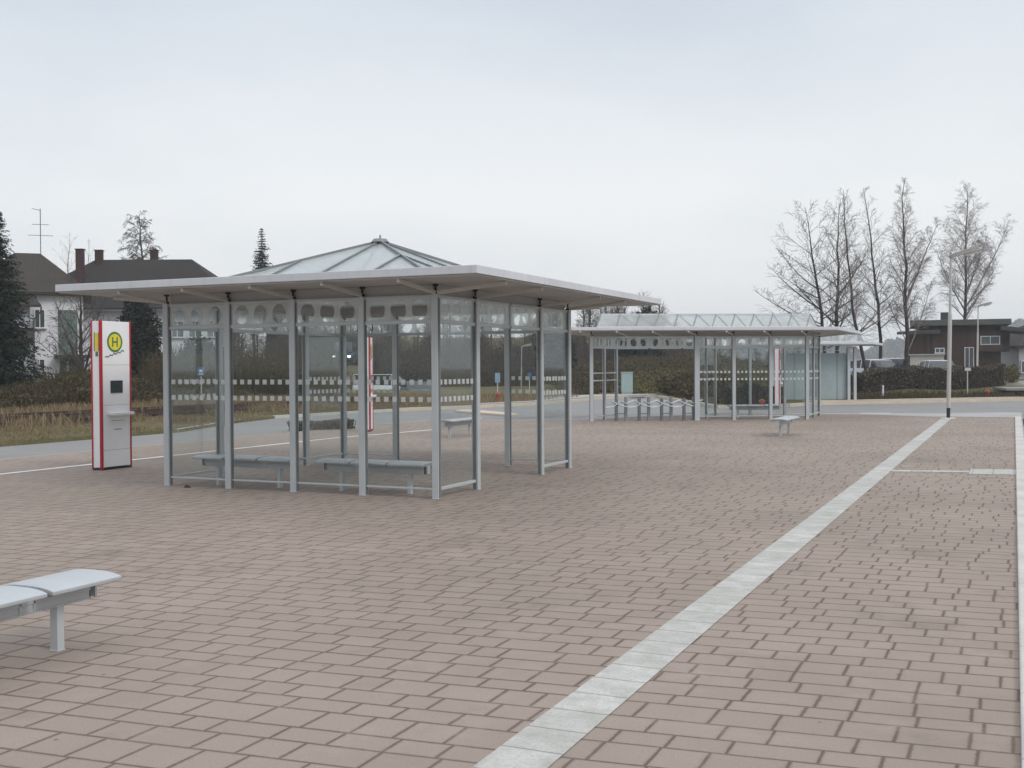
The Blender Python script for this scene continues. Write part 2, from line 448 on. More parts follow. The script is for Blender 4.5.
m = MB(); m.sheet([(-.616, 18.0), (.028, 18.15), (.028, 19.05), (-.616, 18.9)], .004); struct(m.build('tactile_pad', SLABX, rz=-YAW))
m = MB(); m.sheet([(-14.68, -20), (-14.56, -20), (-14.50, 22), (-13.9, 26.2), (-14.02, 26.2), (-14.62, 22)], .004); struct(m.build('lane_line', MARK, rz=-YAW))
m = MB()
for i in range(58):
    m.box((.115, -19.5+i*1.0, -.095), (.17, .992, .25))
struct(m.build('kerb', KERB, rz=-YAW, bevel=.012))
m = MB(); m.sheet([(11.95, 38.17), (12.95, 38.0), (13.1, 38.18), (12.1, 38.33)], -.004); struct(m.build('road_marking', MARK))
m = MB(); m.sheet([W(.24, 20)[:2], W(3.5, 20)[:2], W(3.5, 37.5)[:2], W(.24, 37.5)[:2]], -.03); struct(m.build('planting_bed', BED))

# terrain beyond the far kerb
KY = [(-140, -60), (-50, -60), (-24.9, -5.2), (-11.57, 25.0), (-9.1, 30.4), (-8.8, 35.2), (-8.2, 38.5), (-7.6, 41), (-4.7, 44.2), (-1.5, 47), (1.3, 50.6), (4, 57), (7.1, 61.5), (8.1, 61.5), (8.4, 45.6), (11.6, 46.8), (13, 48.4), (15.4, 49.3), (23.3, 52.4), (30, 53.5), (60, 56), (140, 60)]
def ky(x):
    for (x0, y0), (x1, y1) in zip(KY, KY[1:]):
        if x0 <= x <= x1: return y0+(y1-y0)*(x-x0)/(x1-x0)
    return -60
def ss(a, b, v):
    t = max(0, min(1, (v-a)/(b-a))); return t*t*(3-2*t)
def hz(x, y):
    z = .07*math.sin(x*.9+y*.31)*math.sin(y*.7-x*.2)*ss(0, 3, y-ky(x))
    dip = ss(62, 78, y)*(1-ss(100, 110, y))*ss(-14.0, -12.2, x)*(1-ss(1, 6, x))
    z -= .95*dip
    z += .45*ss(53, 60, y)*ss(12, 17, x)
    z += 1.2*ss(63, 90, y)*ss(1, 7, x)*(1-ss(16, 24, x))
    z += .3*ss(47, 58, y)*ss(8.5, 10, x)*(1-ss(12, 14, x))
    z += 1.9*ss(85, 95, y)*(1-ss(-14.6, -13.0, x))*(1-ss(104, 125, y))*ss(-40, -30, x)
    z += 2.4*ss(104, 125, y)*(1-ss(16, 26, x)) + 5*ss(125, 220, y)*(1-ss(10, 40, x-(y-125)*.2))
    z += .5*ss(38, 60, y)*(1-ss(-22, -14, x))
    return z
xs = sorted(set([k[0] for k in KY]+[-140+4*i for i in range(71)]+[-24+.8*i for i in range(70)]))
m = MB(); NR = 60
for x in xs:
    k = ky(x)
    m.v.append((x, k, -.3))
    for j in range(NR-1):
        q = j/(NR-2); y = k + (320-k)*(q**1.9)
        m.v.append((x, y, hz(x, y)))
for i in range(len(xs)-1):
    for j in range(NR-1):
        a = i*NR+j; m.f.append((a, a+NR, a+NR+1, a+1))
struct(m.build('verge', SOIL, smooth=True))
# far kerb stones along the road edge
m = MB()
for (x0, y0), (x1, y1) in zip(KY[8:], KY[9:-1]):
    if (x0, y0) == (8.1, 61.5): pass
    m.bar((x0, y0-.1, -.04), (x1, y1-.1, -.04), .22, .16)
struct(m.build('far_kerb', KERBY))
m = MB(); m.bar((-9.2, 30.3, -.05), (-8.9, 35.2, -.05), .12, .1); m.bar((-8.9, 35.2, -.05), (-8.3, 38.4, -.05), .12, .1); m.bar((-8.3, 38.4, -.05), (-4.7, 44.1, -.05), .16, .12)
struct(m.build('lane_kerb', KERB))
m = MB(); m.prism([(4, 57.4), (8.2, 62.2), (8.2, 65), (2, 60), (1.0, 51.6), (-1.6, 48), (-1.6, 47.2), (1.3, 50.8)], -.05, .085); struct(m.build('far_pavement', APRON))
m = MB(); m.prism([(13.2, 48.55), (15.4, 49.5), (23.3, 52.6), (30, 53.7), (44, 55), (44, 55.35), (30, 54.0), (23.3, 52.92), (15.3, 49.85), (12.9, 49.3)], -.05, .10); struct(m.build('far_footway', KERBY))
m = MB(); m.prism([(-2.2, 42.6), (-.25, 38.9), (.2, 39.2), (-.2, 40.4), (-1.5, 43.4), (-2.0, 43.6)], -.2, .0); struct(m.build('traffic_island', KERBY, bevel=.04))
m = MB(); m.prism([(24.5, 54.9), (34, 56), (38, 80), (31, 80)], .35, .46); struct(m.build('driveway', ASPH))

# railway track on the left
m = MB(); m.prism([(-28.5, -10), (-25.8, -10), (-25.8, 45), (-28.5, 45)], -.1, .07); struct(m.build('ballast_bed', BALL, rz=-YAW))
m = MB()
for i in range(86): m.box((-27.1, -9+i*.62, .10), (2.5, .25, .12))
struct(m.build('railway_sleepers', BARK, rz=-YAW))
m = MB()
for x in (-27.85, -26.35):
    m.box((x, 17.5, .175), (.07, 55, .03)); m.box((x, 17.5, .235), (.025, 55, .10)); m.box((x, 17.5, .295), (.07, 55, .035))
struct(m.build('railway_rails', RUST, rz=-YAW))

# ------------------------------------------------------------------ shelters
def post(root, x, y, rz, h=2.57, w=.088, z0=0):
    m = MB()
    m.box((0, 0, h/2+z0), (w*.62, w, h))
    for s_ in (-1, 1):
        m.box((s_*w*.40, -w*.27, h/2+z0), (w*.2, w*.46, h-.006)); m.box((s_*w*.40, w*.27, h/2+z0), (w*.2, w*.46, h-.006))
    m.box((0, 0, .006+z0), (w*1.12, w*1.12, .012))
    o = m.build('post', ALU, root, (x, y, 0), rz, bevel=.004)
    m = MB()
    for s_ in (-1, 1): m.box((s_*(w*.5+.005), 0, h/2+z0-.02), (.008, w*.5, h-.06))
    m.build('gasket', GASK, o)
    return o
def pin(root, x, y, z0, z1):
    m = MB(); m.tube([(x, y, z0), (x, y, z1)], .014, 8); m.tube([(x, y, z0), (x, y, z0+.03)], .035, 10); m.tube([(x, y, z1-.03), (x, y, z1)], .035, 10)
    return m.build('roof_pin', DARK, root)
def panel(root, a, b, mat, z0, z1, name='glass_panel', rail=True):
    ax, ay = a; bx, by = b; L = math.hypot(bx-ax, by-ay); rz = math.atan2(by-ay, bx-ax); w = L-.09
    m = MB(); m.box((0, 0, (z0+z1)/2), (w, .01, z1-z0))
    o = m.build(name, mat, root, ((ax+bx)/2, (ay+by)/2, 0), rz)
    return o
def rails(root, a, b, zs, name='rail', w=.035, h=.04):
    ax, ay = a; bx, by = b; L = math.hypot(bx-ax, by-ay); rz = math.atan2(by-ay, bx-ax)
    for z in zs:
        m = MB(); m.box((0, 0, z), (L-.075, w, h)); m.build(name, ALU, root, ((ax+bx)/2, (ay+by)/2, 0), rz, bevel=.004)
def bay(root, a, b, mat=None, frieze=True):
    if mat:
        panel(root, a, b, mat, .135, 2.20); rails(root, a, b, (.12,), 'bottom_rail', .022 if abs(a[1]-b[1]) < .3 else .035, .022 if abs(a[1]-b[1]) < .3 else .04)
    if frieze:
        rails(root, a, b, (2.225,), 'middle_rail', .04, .045); panel(root, a, b, GFRZ, 2.248, 2.535, 'frieze_panel'); rails(root, a, b, (2.55,), 'top_rail', .04, .03)
def arm(root, a, d, L):
    m = MB(); m.bar((a[0], a[1], 2.585), (a[0]+d[0]*L, a[1]+d[1]*L, 2.675), .035, .045)
    m.build('bracket_arm', ARM, root, bevel=.004)

# --- near pavilion
X0, Y0, BAY = -10.904, 12.264, 1.0759
S1, S2, S3 = 1.128, 2.226, 1.155
D = S1+S2+S3; Wd = 4*BAY
sh = thing('bus_shelter', 'large grey metal and glass bus shelter with glazed pyramid skylight, nearest to the camera', 'bus shelter', W(X0, Y0), -YAW)
PF = [(i*BAY, 0) for i in range(5)]
PR = [(Wd, S1), (Wd, S1+S2), (Wd, D)]
PL = [(0, S1), (0, S1+S2), (0, D)]
PB = [(BAY, D), (3*BAY, D)]
for i, q in enumerate(PF): post(sh, *q, math.pi/2*0)
for q in PR+PL: post(sh, *q, math.pi/2)
for q in PB: post(sh, *q, 0)
for q in PF+PR+PL+PB: pin(sh, q[0], q[1], 2.57, 2.70)
for i in range(4): bay(sh, PF[i], PF[i+1], GDOTS)
for side in (PR, PL):
    c = PF[4] if side is PR else PF[0]
    bay(sh, c, side[0], GDOTS); bay(sh, side[1], side[2], GDOTS)
    mid = (side[0][0], (side[0][1]+side[1][1])/2)
    bay(sh, side[0], mid, None); bay(sh, mid, side[1], None)
    mm = MB(); mm.box((mid[0], mid[1], 2.39), (.04, .03, .33)); mm.build('frieze_mullion', ALU, sh)
bay(sh, PL[2], PB[0], GDOTS); bay(sh, PB[1], PR[2], GDOTS)
midb = (2*BAY, D); bay(sh, PB[0], midb, None); bay(sh, midb, PB[1], None)
mm = MB(); mm.box((midb[0], midb[1], 2.39), (.03, .04, .33)); mm.build('frieze_mullion', ALU, sh)
for i, q in enumerate(PF): arm(sh, q, (0, -1), .93)
arm(sh, PF[4], (1, 0), .98); arm(sh, PF[0], (-1, 0), .98)
for q in PR: arm(sh, q, (1, 0), .98)
for q in PL: arm(sh, q, (-1, 0), .98)
for q in PB+[PR[2], PL[2]]: arm(sh, q, (0, 1), 1.5)
OX, OF, OB = 1.066, .998, 1.655
x0, x1, y0, y1 = -OX, Wd+OX, -OF, D+OB
def roof_ring(root, outer, inner, z0, z1):
    m = MB(); n = 4
    m.v = [(*p_, z) for z in (z0, z1) for p_ in outer+inner]
    for i in range(n):
        j = (i+1) % n
        m.f += [(i, j, 8+j, 8+i), (4+j, 4+i, 12+i, 12+j), (8+i, 8+j, 12+j, 12+i), (j, i, 4+i, 4+j)]
    return m.build('roof', ROOFM, root, bevel=.006)
def inset(c, k): return (c[0]+k[0], c[1]+k[1])
outer = [(x0, y0), (x1, y0), (x1, y1), (x0, y1)]
hw = 1.70; cx, cy = Wd/2, 2.24
inner = [(cx-hw, cy-hw), (cx+hw, cy-hw), (cx+hw, cy+hw), (cx-hw, cy+hw)]
roof_ring(sh, outer, inner, 2.715, 2.811)
e = .03
m = MB()
lo = [(x0+e, y0+e), (x1-e, y0+e), (x1-e, y1-e), (x0+e, y1-e)]
for z in (2.697, 2.713): m.v += [(*q, z) for q in lo+inner]
for i in range(4):
    j = (i+1) % 4; m.f += [(j, i, 4+i, 4+j), (i, j, 8+j, 8+i), (4+j, 4+i, 12+i, 12+j), (8+i, 8+j, 12+j, 12+i)]
m.build('soffit', SOFF, sh)
m = MB(); k_ = .055
rb_ = [(k_, k_), (Wd-k_, k_), (Wd-k_, D-k_), (k_, D-k_)]
for i in range(4): m.bar((*rb_[i], 2.63), (*rb_[(i+1) % 4], 2.63), .05, .13)
m.build('ring_beam', SOFF, sh)
# inner ceiling lip round the skylight
m = MB()
for i in range(4):
    a, b = inner[i], inner[(i+1) % 4]
    m.bar((*a, 2.86), (*b, 2.86), .07, .12)
m.build('skylight_frame', ROOFM, sh)
ZA, ZB = 3.55, 2.90
apex = Vector((cx, cy, ZA)); cor = [Vector((*q, ZB)) for q in inner]
m = MB(); m.v = [tuple(c_) for c_ in cor]+[tuple(apex)]+[tuple(c_-Vector((0, 0, .008))) for c_ in cor]+[tuple(apex-Vector((0, 0, .008)))]
for i in range(4): m.f += [(i, (i+1) % 4, 4), (5+(i+1) % 4, 5+i, 9)]
m.build('skylight_glass', GROOF, sh)
up = Vector((0, 0, .02))
for i in range(4):
    A, B = cor[i], cor[(i+1) % 4]; M_ = (A+B)/2
    MB().bar(A+up, apex+up, .03, .035).build('rafter', RIBM, sh)
    MB().bar(M_+up, apex+up-(apex-M_)*.03, .026, .03).build('rafter', RIBM, sh)
    for q, hip in (((A+M_)/2, A), ((B+M_)/2, B)):
        MB().bar(q+up, (hip+apex)/2+up, .026, .03).build('rafter', RIBM, sh)
m = MB(); m.tube([apex+Vector((0, 0, 0)), apex+Vector((0, 0, .05))], [.14, .10], 12); m.tube([apex+Vector((0, 0, .05)), apex+Vector((0, 0, .11))], .012, 6)
m.build('skylight_cap', RIBM, sh)

# --- second pavilion: skewed plan along the road
E1 = (.9952, .0983); G1 = (SY, CY)
A0 = (2.39, 33.36)
sh2 = thing('bus_shelter', 'long grey glass bus shelter with bicycle stands under its left end, by the road', 'bus shelter', (*A0, 0))
def s2(a_, b_): return (E1[0]*a_+G1[0]*b_, E1[1]*a_+G1[1]*b_)
LB = 6.70; FP = [0, 3.24, 4.395, 5.55, LB]; DP = [0, 1.15, 2.3]
an = math.atan2(E1[1], E1[0]); ag = math.atan2(G1[1], G1[0])
for f_ in FP: post(sh2, *s2(f_, 0), an, w=.15 if f_ == 3.24 else .10)
for d_ in DP[1:]:
    post(sh2, *s2(0, d_), ag); post(sh2, *s2(LB, d_), ag)
for d_ in DP[1:]: post(sh2, *s2(3.24, d_), ag, w=.075)
for f_ in (4.395, 5.55): post(sh2, *s2(f_, DP[2]), an, w=.08)
for f_ in FP: pin(sh2, *s2(f_, 0), 2.57, 2.70)
for f_ in (0, 3.24, LB): pin(sh2, *s2(f_, DP[2]), 2.57, 2.70)
for a_, b_ in zip(FP[1:], FP[2:]): bay(sh2, s2(a_, 0), s2(b_, 0), GDOTS)
for k in range(3): bay(sh2, s2(k*1.08, 0), s2(k*1.08+1.08, 0), None)
for a_, b_ in zip([0, 1.08, 2.16, 3.24, 4.395, 5.55], [1.08, 2.16, 3.24, 4.395, 5.55, LB]): bay(sh2, s2(a_, DP[2]), s2(b_, DP[2]), None if a_ < 3 else GLASS)
for f_ in (0, LB):
    for a_, b_ in zip(DP, DP[1:]):
        bay(sh2, s2(f_, a_), s2(f_, b_), GDOTS if f_ else None)
        if not f_: rails(sh2, s2(f_, a_), s2(f_, b_), (1.22, 1.45, .12), 'cross_rail')
for a_, b_ in zip(DP, DP[1:]):
    panel(sh2, s2(3.24, a_), s2(3.24, b_), GDOTS, .135, 2.2); rails(sh2, s2(3.24, a_), s2(3.24, b_), (2.225, .115), 'cross_rail')
for f_ in (0, 1.08, 2.16, 3.24, 4.395, 5.55, LB):
    a_ = s2(f_, 0); arm(sh2, a_, (-G1[0], -G1[1]), .95)
arm(sh2, s2(LB, DP[2]), E1, .95); arm(sh2, s2(LB, DP[1]), E1, .95); arm(sh2, s2(0, 0), (-E1[0], -E1[1]), .9)
m = MB(); k_ = .06
rb_ = [s2(k_, k_), s2(LB-k_, k_), s2(LB-k_, DP[2]-k_), s2(k_, DP[2]-k_)]
for i in range(4): m.bar((*rb_[i], 2.63), (*rb_[(i+1) % 4], 2.63), .05, .13)
m.build('ring_beam', SOFF, sh2)
def skew_roof(root, sfun, a0, a1, b0, b1, rid, zr, zt=2.811, zb=2.715):
    out = [sfun(a0, b0), sfun(a1, b0), sfun(a1, b1), sfun(a0, b1)]
    inn = [sfun(rid[0], rid[2]), sfun(rid[1], rid[2]), sfun(rid[1], rid[3]), sfun(rid[0], rid[3])]
    roof_ring(root, out, inn, zb, zt)
    m = MB()
    lo = [sfun(a0+e, b0+e), sfun(a1-e, b0+e), sfun(a1-e, b1-e), sfun(a0+e, b1-e)]
    for z in (zb-.018, zb-.002): m.v += [(*q, z) for q in lo+inn]
    for i in range(4):
        j = (i+1) % 4; m.f += [(j, i, 4+i, 4+j), (i, j, 8+j, 8+i), (4+j, 4+i, 12+i, 12+j), (8+i, 8+j, 12+j, 12+i)]
    m.build('soffit', SOFF, root)
    bm_ = (rid[2]+rid[3])/2; L0, L1 = rid[0]-.28, rid[1]-.08; z0 = zt+.03
    c4 = [(*q, z0) for q in inn]; r0 = (*sfun(L0, bm_), zr); r1 = (*sfun(L1, bm_), zr)
    MB().hull(c4+[r0, r1], [(0, 1, 5, 4), (2, 3, 4, 5), (3, 0, 4), (1, 2, 5)]).build('skylight_glass', GROOF, root)
    m = MB(); m.bar(r0, r1, .05, .06); m.build('ridge_bar', ROOFM, root)
    m = MB()
    for i in range(4): m.bar((*inn[i], zt+.02), (*inn[(i+1) % 4], zt+.02), .06, .06)
    m.build('skylight_frame', ROOFM, root)
    n = max(3, int((L1-L0)/.57))
    for k in range(n+1):
        q = L0+(L1-L0)*k/n
        t0 = rid[0]+(rid[1]-rid[0])*k/n
        MB().bar((*sfun(t0, rid[2]), z0+.01), (*sfun(q, bm_), zr+.01), .026, .03).build('rafter', RIBM, root)
        MB().bar((*sfun(t0, rid[3]), z0+.01), (*sfun(q, bm_), zr+.01), .026, .03).build('rafter', RIBM, root)
skew_roof(sh2, s2, -1.0, LB+1.15, -.95, 4.3, (.1, LB-.05, .2, 2.6), 3.27)

# --- third pavilion across the road, with solid blue-grey back wall
E3 = (.9975, .0706); A3 = (11.7, 49.7)
def s3(a_, b_): return (E3[0]*a_+G1[0]*b_, E3[1]*a_+G1[1]*b_)
sh3 = thing('bus_shelter', 'grey bus shelter with solid blue-grey wall panels across the road by the hedge', 'bus shelter', (*A3, .06))
a3 = math.atan2(E3[1], E3[0])
def post3(x, y):
    o = post(sh3, x, y, a3, h=2.44, w=.13); return o
for f_ in (0, 3.48): post3(*s3(f_, 0))
post3(*s3(3.76, .05)); post3(*s3(0, 1.9))
for k, (a_, b_) in enumerate(((.12, 1.76), (1.78, 3.42))):
    m = MB(); p0_, p1_ = s3(a_, .12), s3(b_, .12); m.bar((*p0_, 1.1), (*p1_, 1.1), .05, 2.08); m.build('wall_panel', BLUEP, sh3)
    panel(sh3, s3(a_-.04, .12), s3(b_+.04, .12), GFRZ, 2.24, 2.42, 'frieze_panel')
skew_roof(sh3, s3, -1.2, 4.75, -.9, 2.9, (-.3, 3.9, -.1, 2.1), 3.15, 2.62, 2.52)

# ------------------------------------------------------------------ benches
def make_bench(label, loc, rz, n=3):
    b = thing('bench', label, 'bench', loc, rz, 'grey metal benches on the square')
    L = 1.66; sl = .524; sd = .43
    for i in range(n):
        x = -L/2+sl/2+.005+i*(sl+.039)
        m = MB(); K = 10; pr = []
        for k in range(K+1):                                     # gently domed seat with rolled edges
            t = -1+2*k/K; pr.append((t*sd/2, .425-.022*abs(t)**3))
        for sx in (-sl/2, sl/2):
            for (yy, zz) in pr: m.v.append((sx, yy, zz))
            for (yy, zz) in reversed(pr): m.v.append((sx, yy*.985, zz-.026))
        N = 2*(K+1)
        for k in range(N): m.f.append((k, N+k, N+(k+1) % N, (k+1) % N)) 
        m.f.append(tuple(range(N))); m.f.append(tuple(reversed(range(N, 2*N))))
        m.build('seat', ALU2, b, (x, 0, 0), bevel=.006)
        for sx in (-1, 1):
            m = MB(); m.box((x+sx*(sl/2-.03), 0, .39), (.012, .30, .035)); m.box((x+sx*(sl/2-.03), 0, .335), (.014, .072, .135)); m.build('seat_bracket', ALU, b)
    m = MB(); m.box((0, 0, .325), (L-.16, .06, .115)); m.box((0, 0, .325), (L-.16, .072, .02)); m.box((0, 0, .268), (L-.16, .068, .012)); m.box((0, 0, .382), (L-.16, .068, .012)); m.build('beam', ALU, b, bevel=.003)
    for sx in (-1, 1):
        m = MB(); m.box((sx*.525, 0, .134), (.052, .06, .268)); m.box((sx*.525, 0, .003), (.062, .07, .006)); m.build('leg', ALU, b, bevel=.004)
        m = MB(); m.box((sx*(L/2-.079), 0, .325), (.006, .066, .122)); m.build('end_cap', GRACK, b)
    return b
b0 = make_bench('grey metal bench cut off by the left edge, closest to the camera', W(-5.12, 4.28), -YAW+math.pi/2)
copy_tree(b0, W(-9.76, 12.60), -YAW, 'grey metal bench inside the near shelter, left of the two behind the front glass')
copy_tree(b0, W(-7.71, 12.62), -YAW, 'grey metal bench inside the near shelter, beside its front right corner post')
copy_tree(b0, W(-12.08, 23.62), -YAW+math.pi/2, 'grey metal bench seen through the near shelter on open paving behind it')
copy_tree(b0, W(-4.95, 26.56), -YAW+math.pi/2, 'small looking free standing grey bench on open paving before the long shelter')
copy_tree(b0, (7.62, 34.85, 0), an, 'grey metal bench under the long shelter beside the road')

# ------------------------------------------------------------------ information columns
def make_kiosk(label, loc, rz):
    k = thing('information_column', label, 'information column', loc, rz, 'white and red bus stop columns')
    w, t, h = .68, .215, 2.44        # local: +x is the broad face normal, y along its width
    m = MB(); m.box((-t/2, w/2, h/2+.02), (t-.03, w-.03, h-.045)); m.build('column_body', WHITE, k, bevel=.004)
    for (xx, yy) in ((0, 0), (0, w), (-t, 0), (-t, w)):
        q_ = .042 if (xx, yy) == (0, 0) else .022
        m = MB(); m.box((xx-q_/2 if xx == 0 else xx+q_/2, yy+q_/2 if yy == 0 else yy-q_/2, h/2+.01), (q_, q_, h)); m.build('corner_profile', RED, k, bevel=.003)
    m = MB(); m.box((-t/2, w/2, .015), (t-.02, w-.02, .03)); m.build('plinth', DARK, k)
    cz, cyy = 2.10, .325
    f = -.0155
    em = MB(); em.disc((f, cyy, cz), .138, .006); em = em.build('stop_emblem', YEL, k)
    m = MB(); m.disc((f, cyy, cz), .168, .008, r_in=.136); m.build('emblem_ring', GRN, em)
    m = MB(); 
    for dy in (-.05, .05): m.box((f+.007, cyy+dy, cz), (.006, .026, .16))
    m.box((f+.0071, cyy, cz), (.0058, .076, .026)); m.build('emblem_letter', GRN, em)
    m = MB(); q = []
    for i in range(27):
        s_ = i/26; q.append((f+.004, .11+.42*s_, 1.845+.115*s_+.016*math.sin(i*1.15)*(.4+.6*abs(math.sin(i*.37)))))
    m.tube(q, .009, 4); m.build('script_line', GREYINK, k)
    m = MB(); m.box((f+.004, .355, 1.36), (.016, .265, .205)); m.build('screen', SCREEN, k)
    m = MB(); m.box((f+.052, .40, .915), (.11, .50, .045)); m.box((f+.04, .40, .885), (.085, .36, .03)); m.build('shelf', WHITE, k, bevel=.008)
    m = MB()
    for z_ in (.32, 1.06, 1.72): m.box((f+.0006, w/2, z_), (.002, w-.05, .004))
    m.build('panel_seam', GASK, k)
    m = MB(); m.box((f+.002, .38, .655), (.006, .17, .012)); m.box((f+.002, .38, .80), (.005, .3, .006)); m.build('slot', GREYINK, k)
    m = MB(); m.box((-t/2+.01, .0135, 2.10), (.075, .006, .28)); sb = m.build('side_emblem', YEL, k)
    m = MB()
    for dx in (-.045, .045): m.box((-t/2+.01+dx, .0125, 2.10), (.016, .007, .31))
    m.box((-t/2+.01, .0121, 1.9), (.05, .006, .08)); m.build('side_emblem_edge', GRN, sb)
    return k
k0 = make_kiosk('white bus stop column with red edges and yellow H emblem, left of the near shelter', W(-13.53, 13.66), -YAW)
ka = copy_tree(k0, W(-15.14, 24.56), .02, 'red edged information column seen through the front glass of the near shelter')
kb = copy_tree(k0, (10.95, 45.3, ROADZ+.1), -.30, 'pink red information column behind the long shelter next to the blue-grey wall')

for kk in (ka, kb):                     # these two show no emblem on their narrow side
    for c in children(kk):
        if c.name.startswith('side_emblem'):
            for g_ in children(c): bpy.data.objects.remove(g_)
            bpy.data.objects.remove(c)
# small litter
m = MB(); m.hull([(-.05, 0, .004), (0, -.035, .004), (.06, .01, .004), (0, .04, .004), (-.01, .0, .045), (.02, .01, .03)], [(0, 1, 4), (1, 2, 5), (2, 3, 5), (3, 0, 4), (1, 5, 4), (3, 4, 5), (0, 3, 2, 1)])
tag(m.build('leaf_scrap', plain('dark_red_leaf', (.10, .02, .02), .8), loc=W(-10.45, 12.12)), 'small dark red leaf scrap lying in front of the near shelter', 'leaf')

# ------------------------------------------------------------------ street lamps
def make_lamp(label, loc, H=5.0, rz=0, low=True):
    l = thing('street_lamp', label, 'street lamp', loc, rz, 'street lamps')
    m = MB(); m.tube([(0, 0, .32), (0, 0, H*.64), (0, 0, H*.66)], [.064, .06, .04], 14); m.tube([(0, 0, H*.66), (0, 0, H-.06)], [.041, .033], 12); m.build('pole', POLE, l, smooth=False)
    m = MB(); m.tube([(0, 0, 0), (0, 0, .36)], [.056, .055], 14); m.build('pole_sleeve', DARK, l)
    m = MB(); m.box((0, 0, .007), (.34, .34, .014)); m.build('foot_plate', MARK, l)
    m = MB()
    prof = [(-.05, .06, .08), (.12, .11, .12), (.55, .15, .14), (.78, .14, .12), (.88, .09, .05)]
    for (x_, hw_, th) in prof:
        zc = H-.05+.27*x_
        m.v += [(x_, -hw_, zc-.01), (x_, -hw_*.8, zc+th), (x_, hw_*.8, zc+th), (x_, hw_, zc-.01)]
    for i in range(len(prof)-1):
        for j in range(4):
            m.f.append((4*i+j, 4*i+(j+1) % 4, 4*i+4+(j+1) % 4, 4*i+4+j))
    m.f += [(3, 2, 1, 0), (16, 17, 18, 19)]
    hd = m.build('lamp_head', LAMPH, l, bevel=.012)
    m = MB(); m.hull([(.40, -.10, H+.06), (.80, -.10, H+.165), (.80, .10, H+.165), (.40, .10, H+.06), (.45, -.08, H-.01), (.78, -.08, H+.085), (.78, .08, H+.085), (.45, .08, H-.01)],
        [(0, 3, 2, 1), (4, 5, 6, 7), (0, 1, 5, 4), (1, 2, 6, 5), (2, 3, 7, 6), (3, 0, 4, 7)]); m.build('lamp_lens', LENS, hd, bevel=.02)
    return l
l0 = make_lamp('tall grey street lamp with dark foot at the end of the white guide strip', (13.45, 34.15, 0)); l0.rotation_euler.y = R(.9)
copy_tree(l0, (lat(977, 72), 72, .45), 0, 'smaller looking distant street lamp in front of the brown wooden house')
l3 = copy_tree(l0, (lat(521, 95), 95, -1.6), .2, 'distant street lamp before the wood, seen through the near shelter glass')

# ------------------------------------------------------------------ bicycle stands
def make_rack(label, loc, rz):
    b = thing('bicycle_stand', label, 'bicycle stand', loc, rz, 'bicycle stands under the long shelter')
    for i, x_ in enumerate((0, .31)):
        m = MB(); m.box((x_, 0, .34+.02*i), (.085, .06, .68+.04*i)); m.box((x_, 0, .006), (.13, .13, .012)); m.build('upright', RIBM if i else GRACK, b, bevel=.004)
    m = MB(); m.bar((0, 0, .22), (.31, 0, .22), .03, .035); m.build('cross_bar', RIBM, b)
    for sy in (-1, 1):
        m = MB(); m.tube([(-.34, sy*.05, .40), (-.10, sy*.05, .44), (.12, sy*.06, .60), (.30, sy*.05, .52), (.60, sy*.05, .62)], .02, 6)
        m.tube([(-.16, sy*.05, .60), (.10, sy*.05, .48), (.34, sy*.05, .42), (.52, sy*.05, .46)], .018, 6); m.build('wheel_clip', ALU, b)
    return b
for i, u in enumerate((616, 639, 661.5, 684)):
    q = (lat(u, 33.6), 33.55+.02*i, 0)
    lab = ['bicycle stand at the left end of the row under the long shelter', 'second bicycle stand from the left under the long shelter', 'third bicycle stand from the left under the long shelter', 'bicycle stand at the right end of the row, next to the thick post'][i]
    if i == 0: rk = make_rack(lab, q, .28)
    else: copy_tree(rk, q, .28, lab)

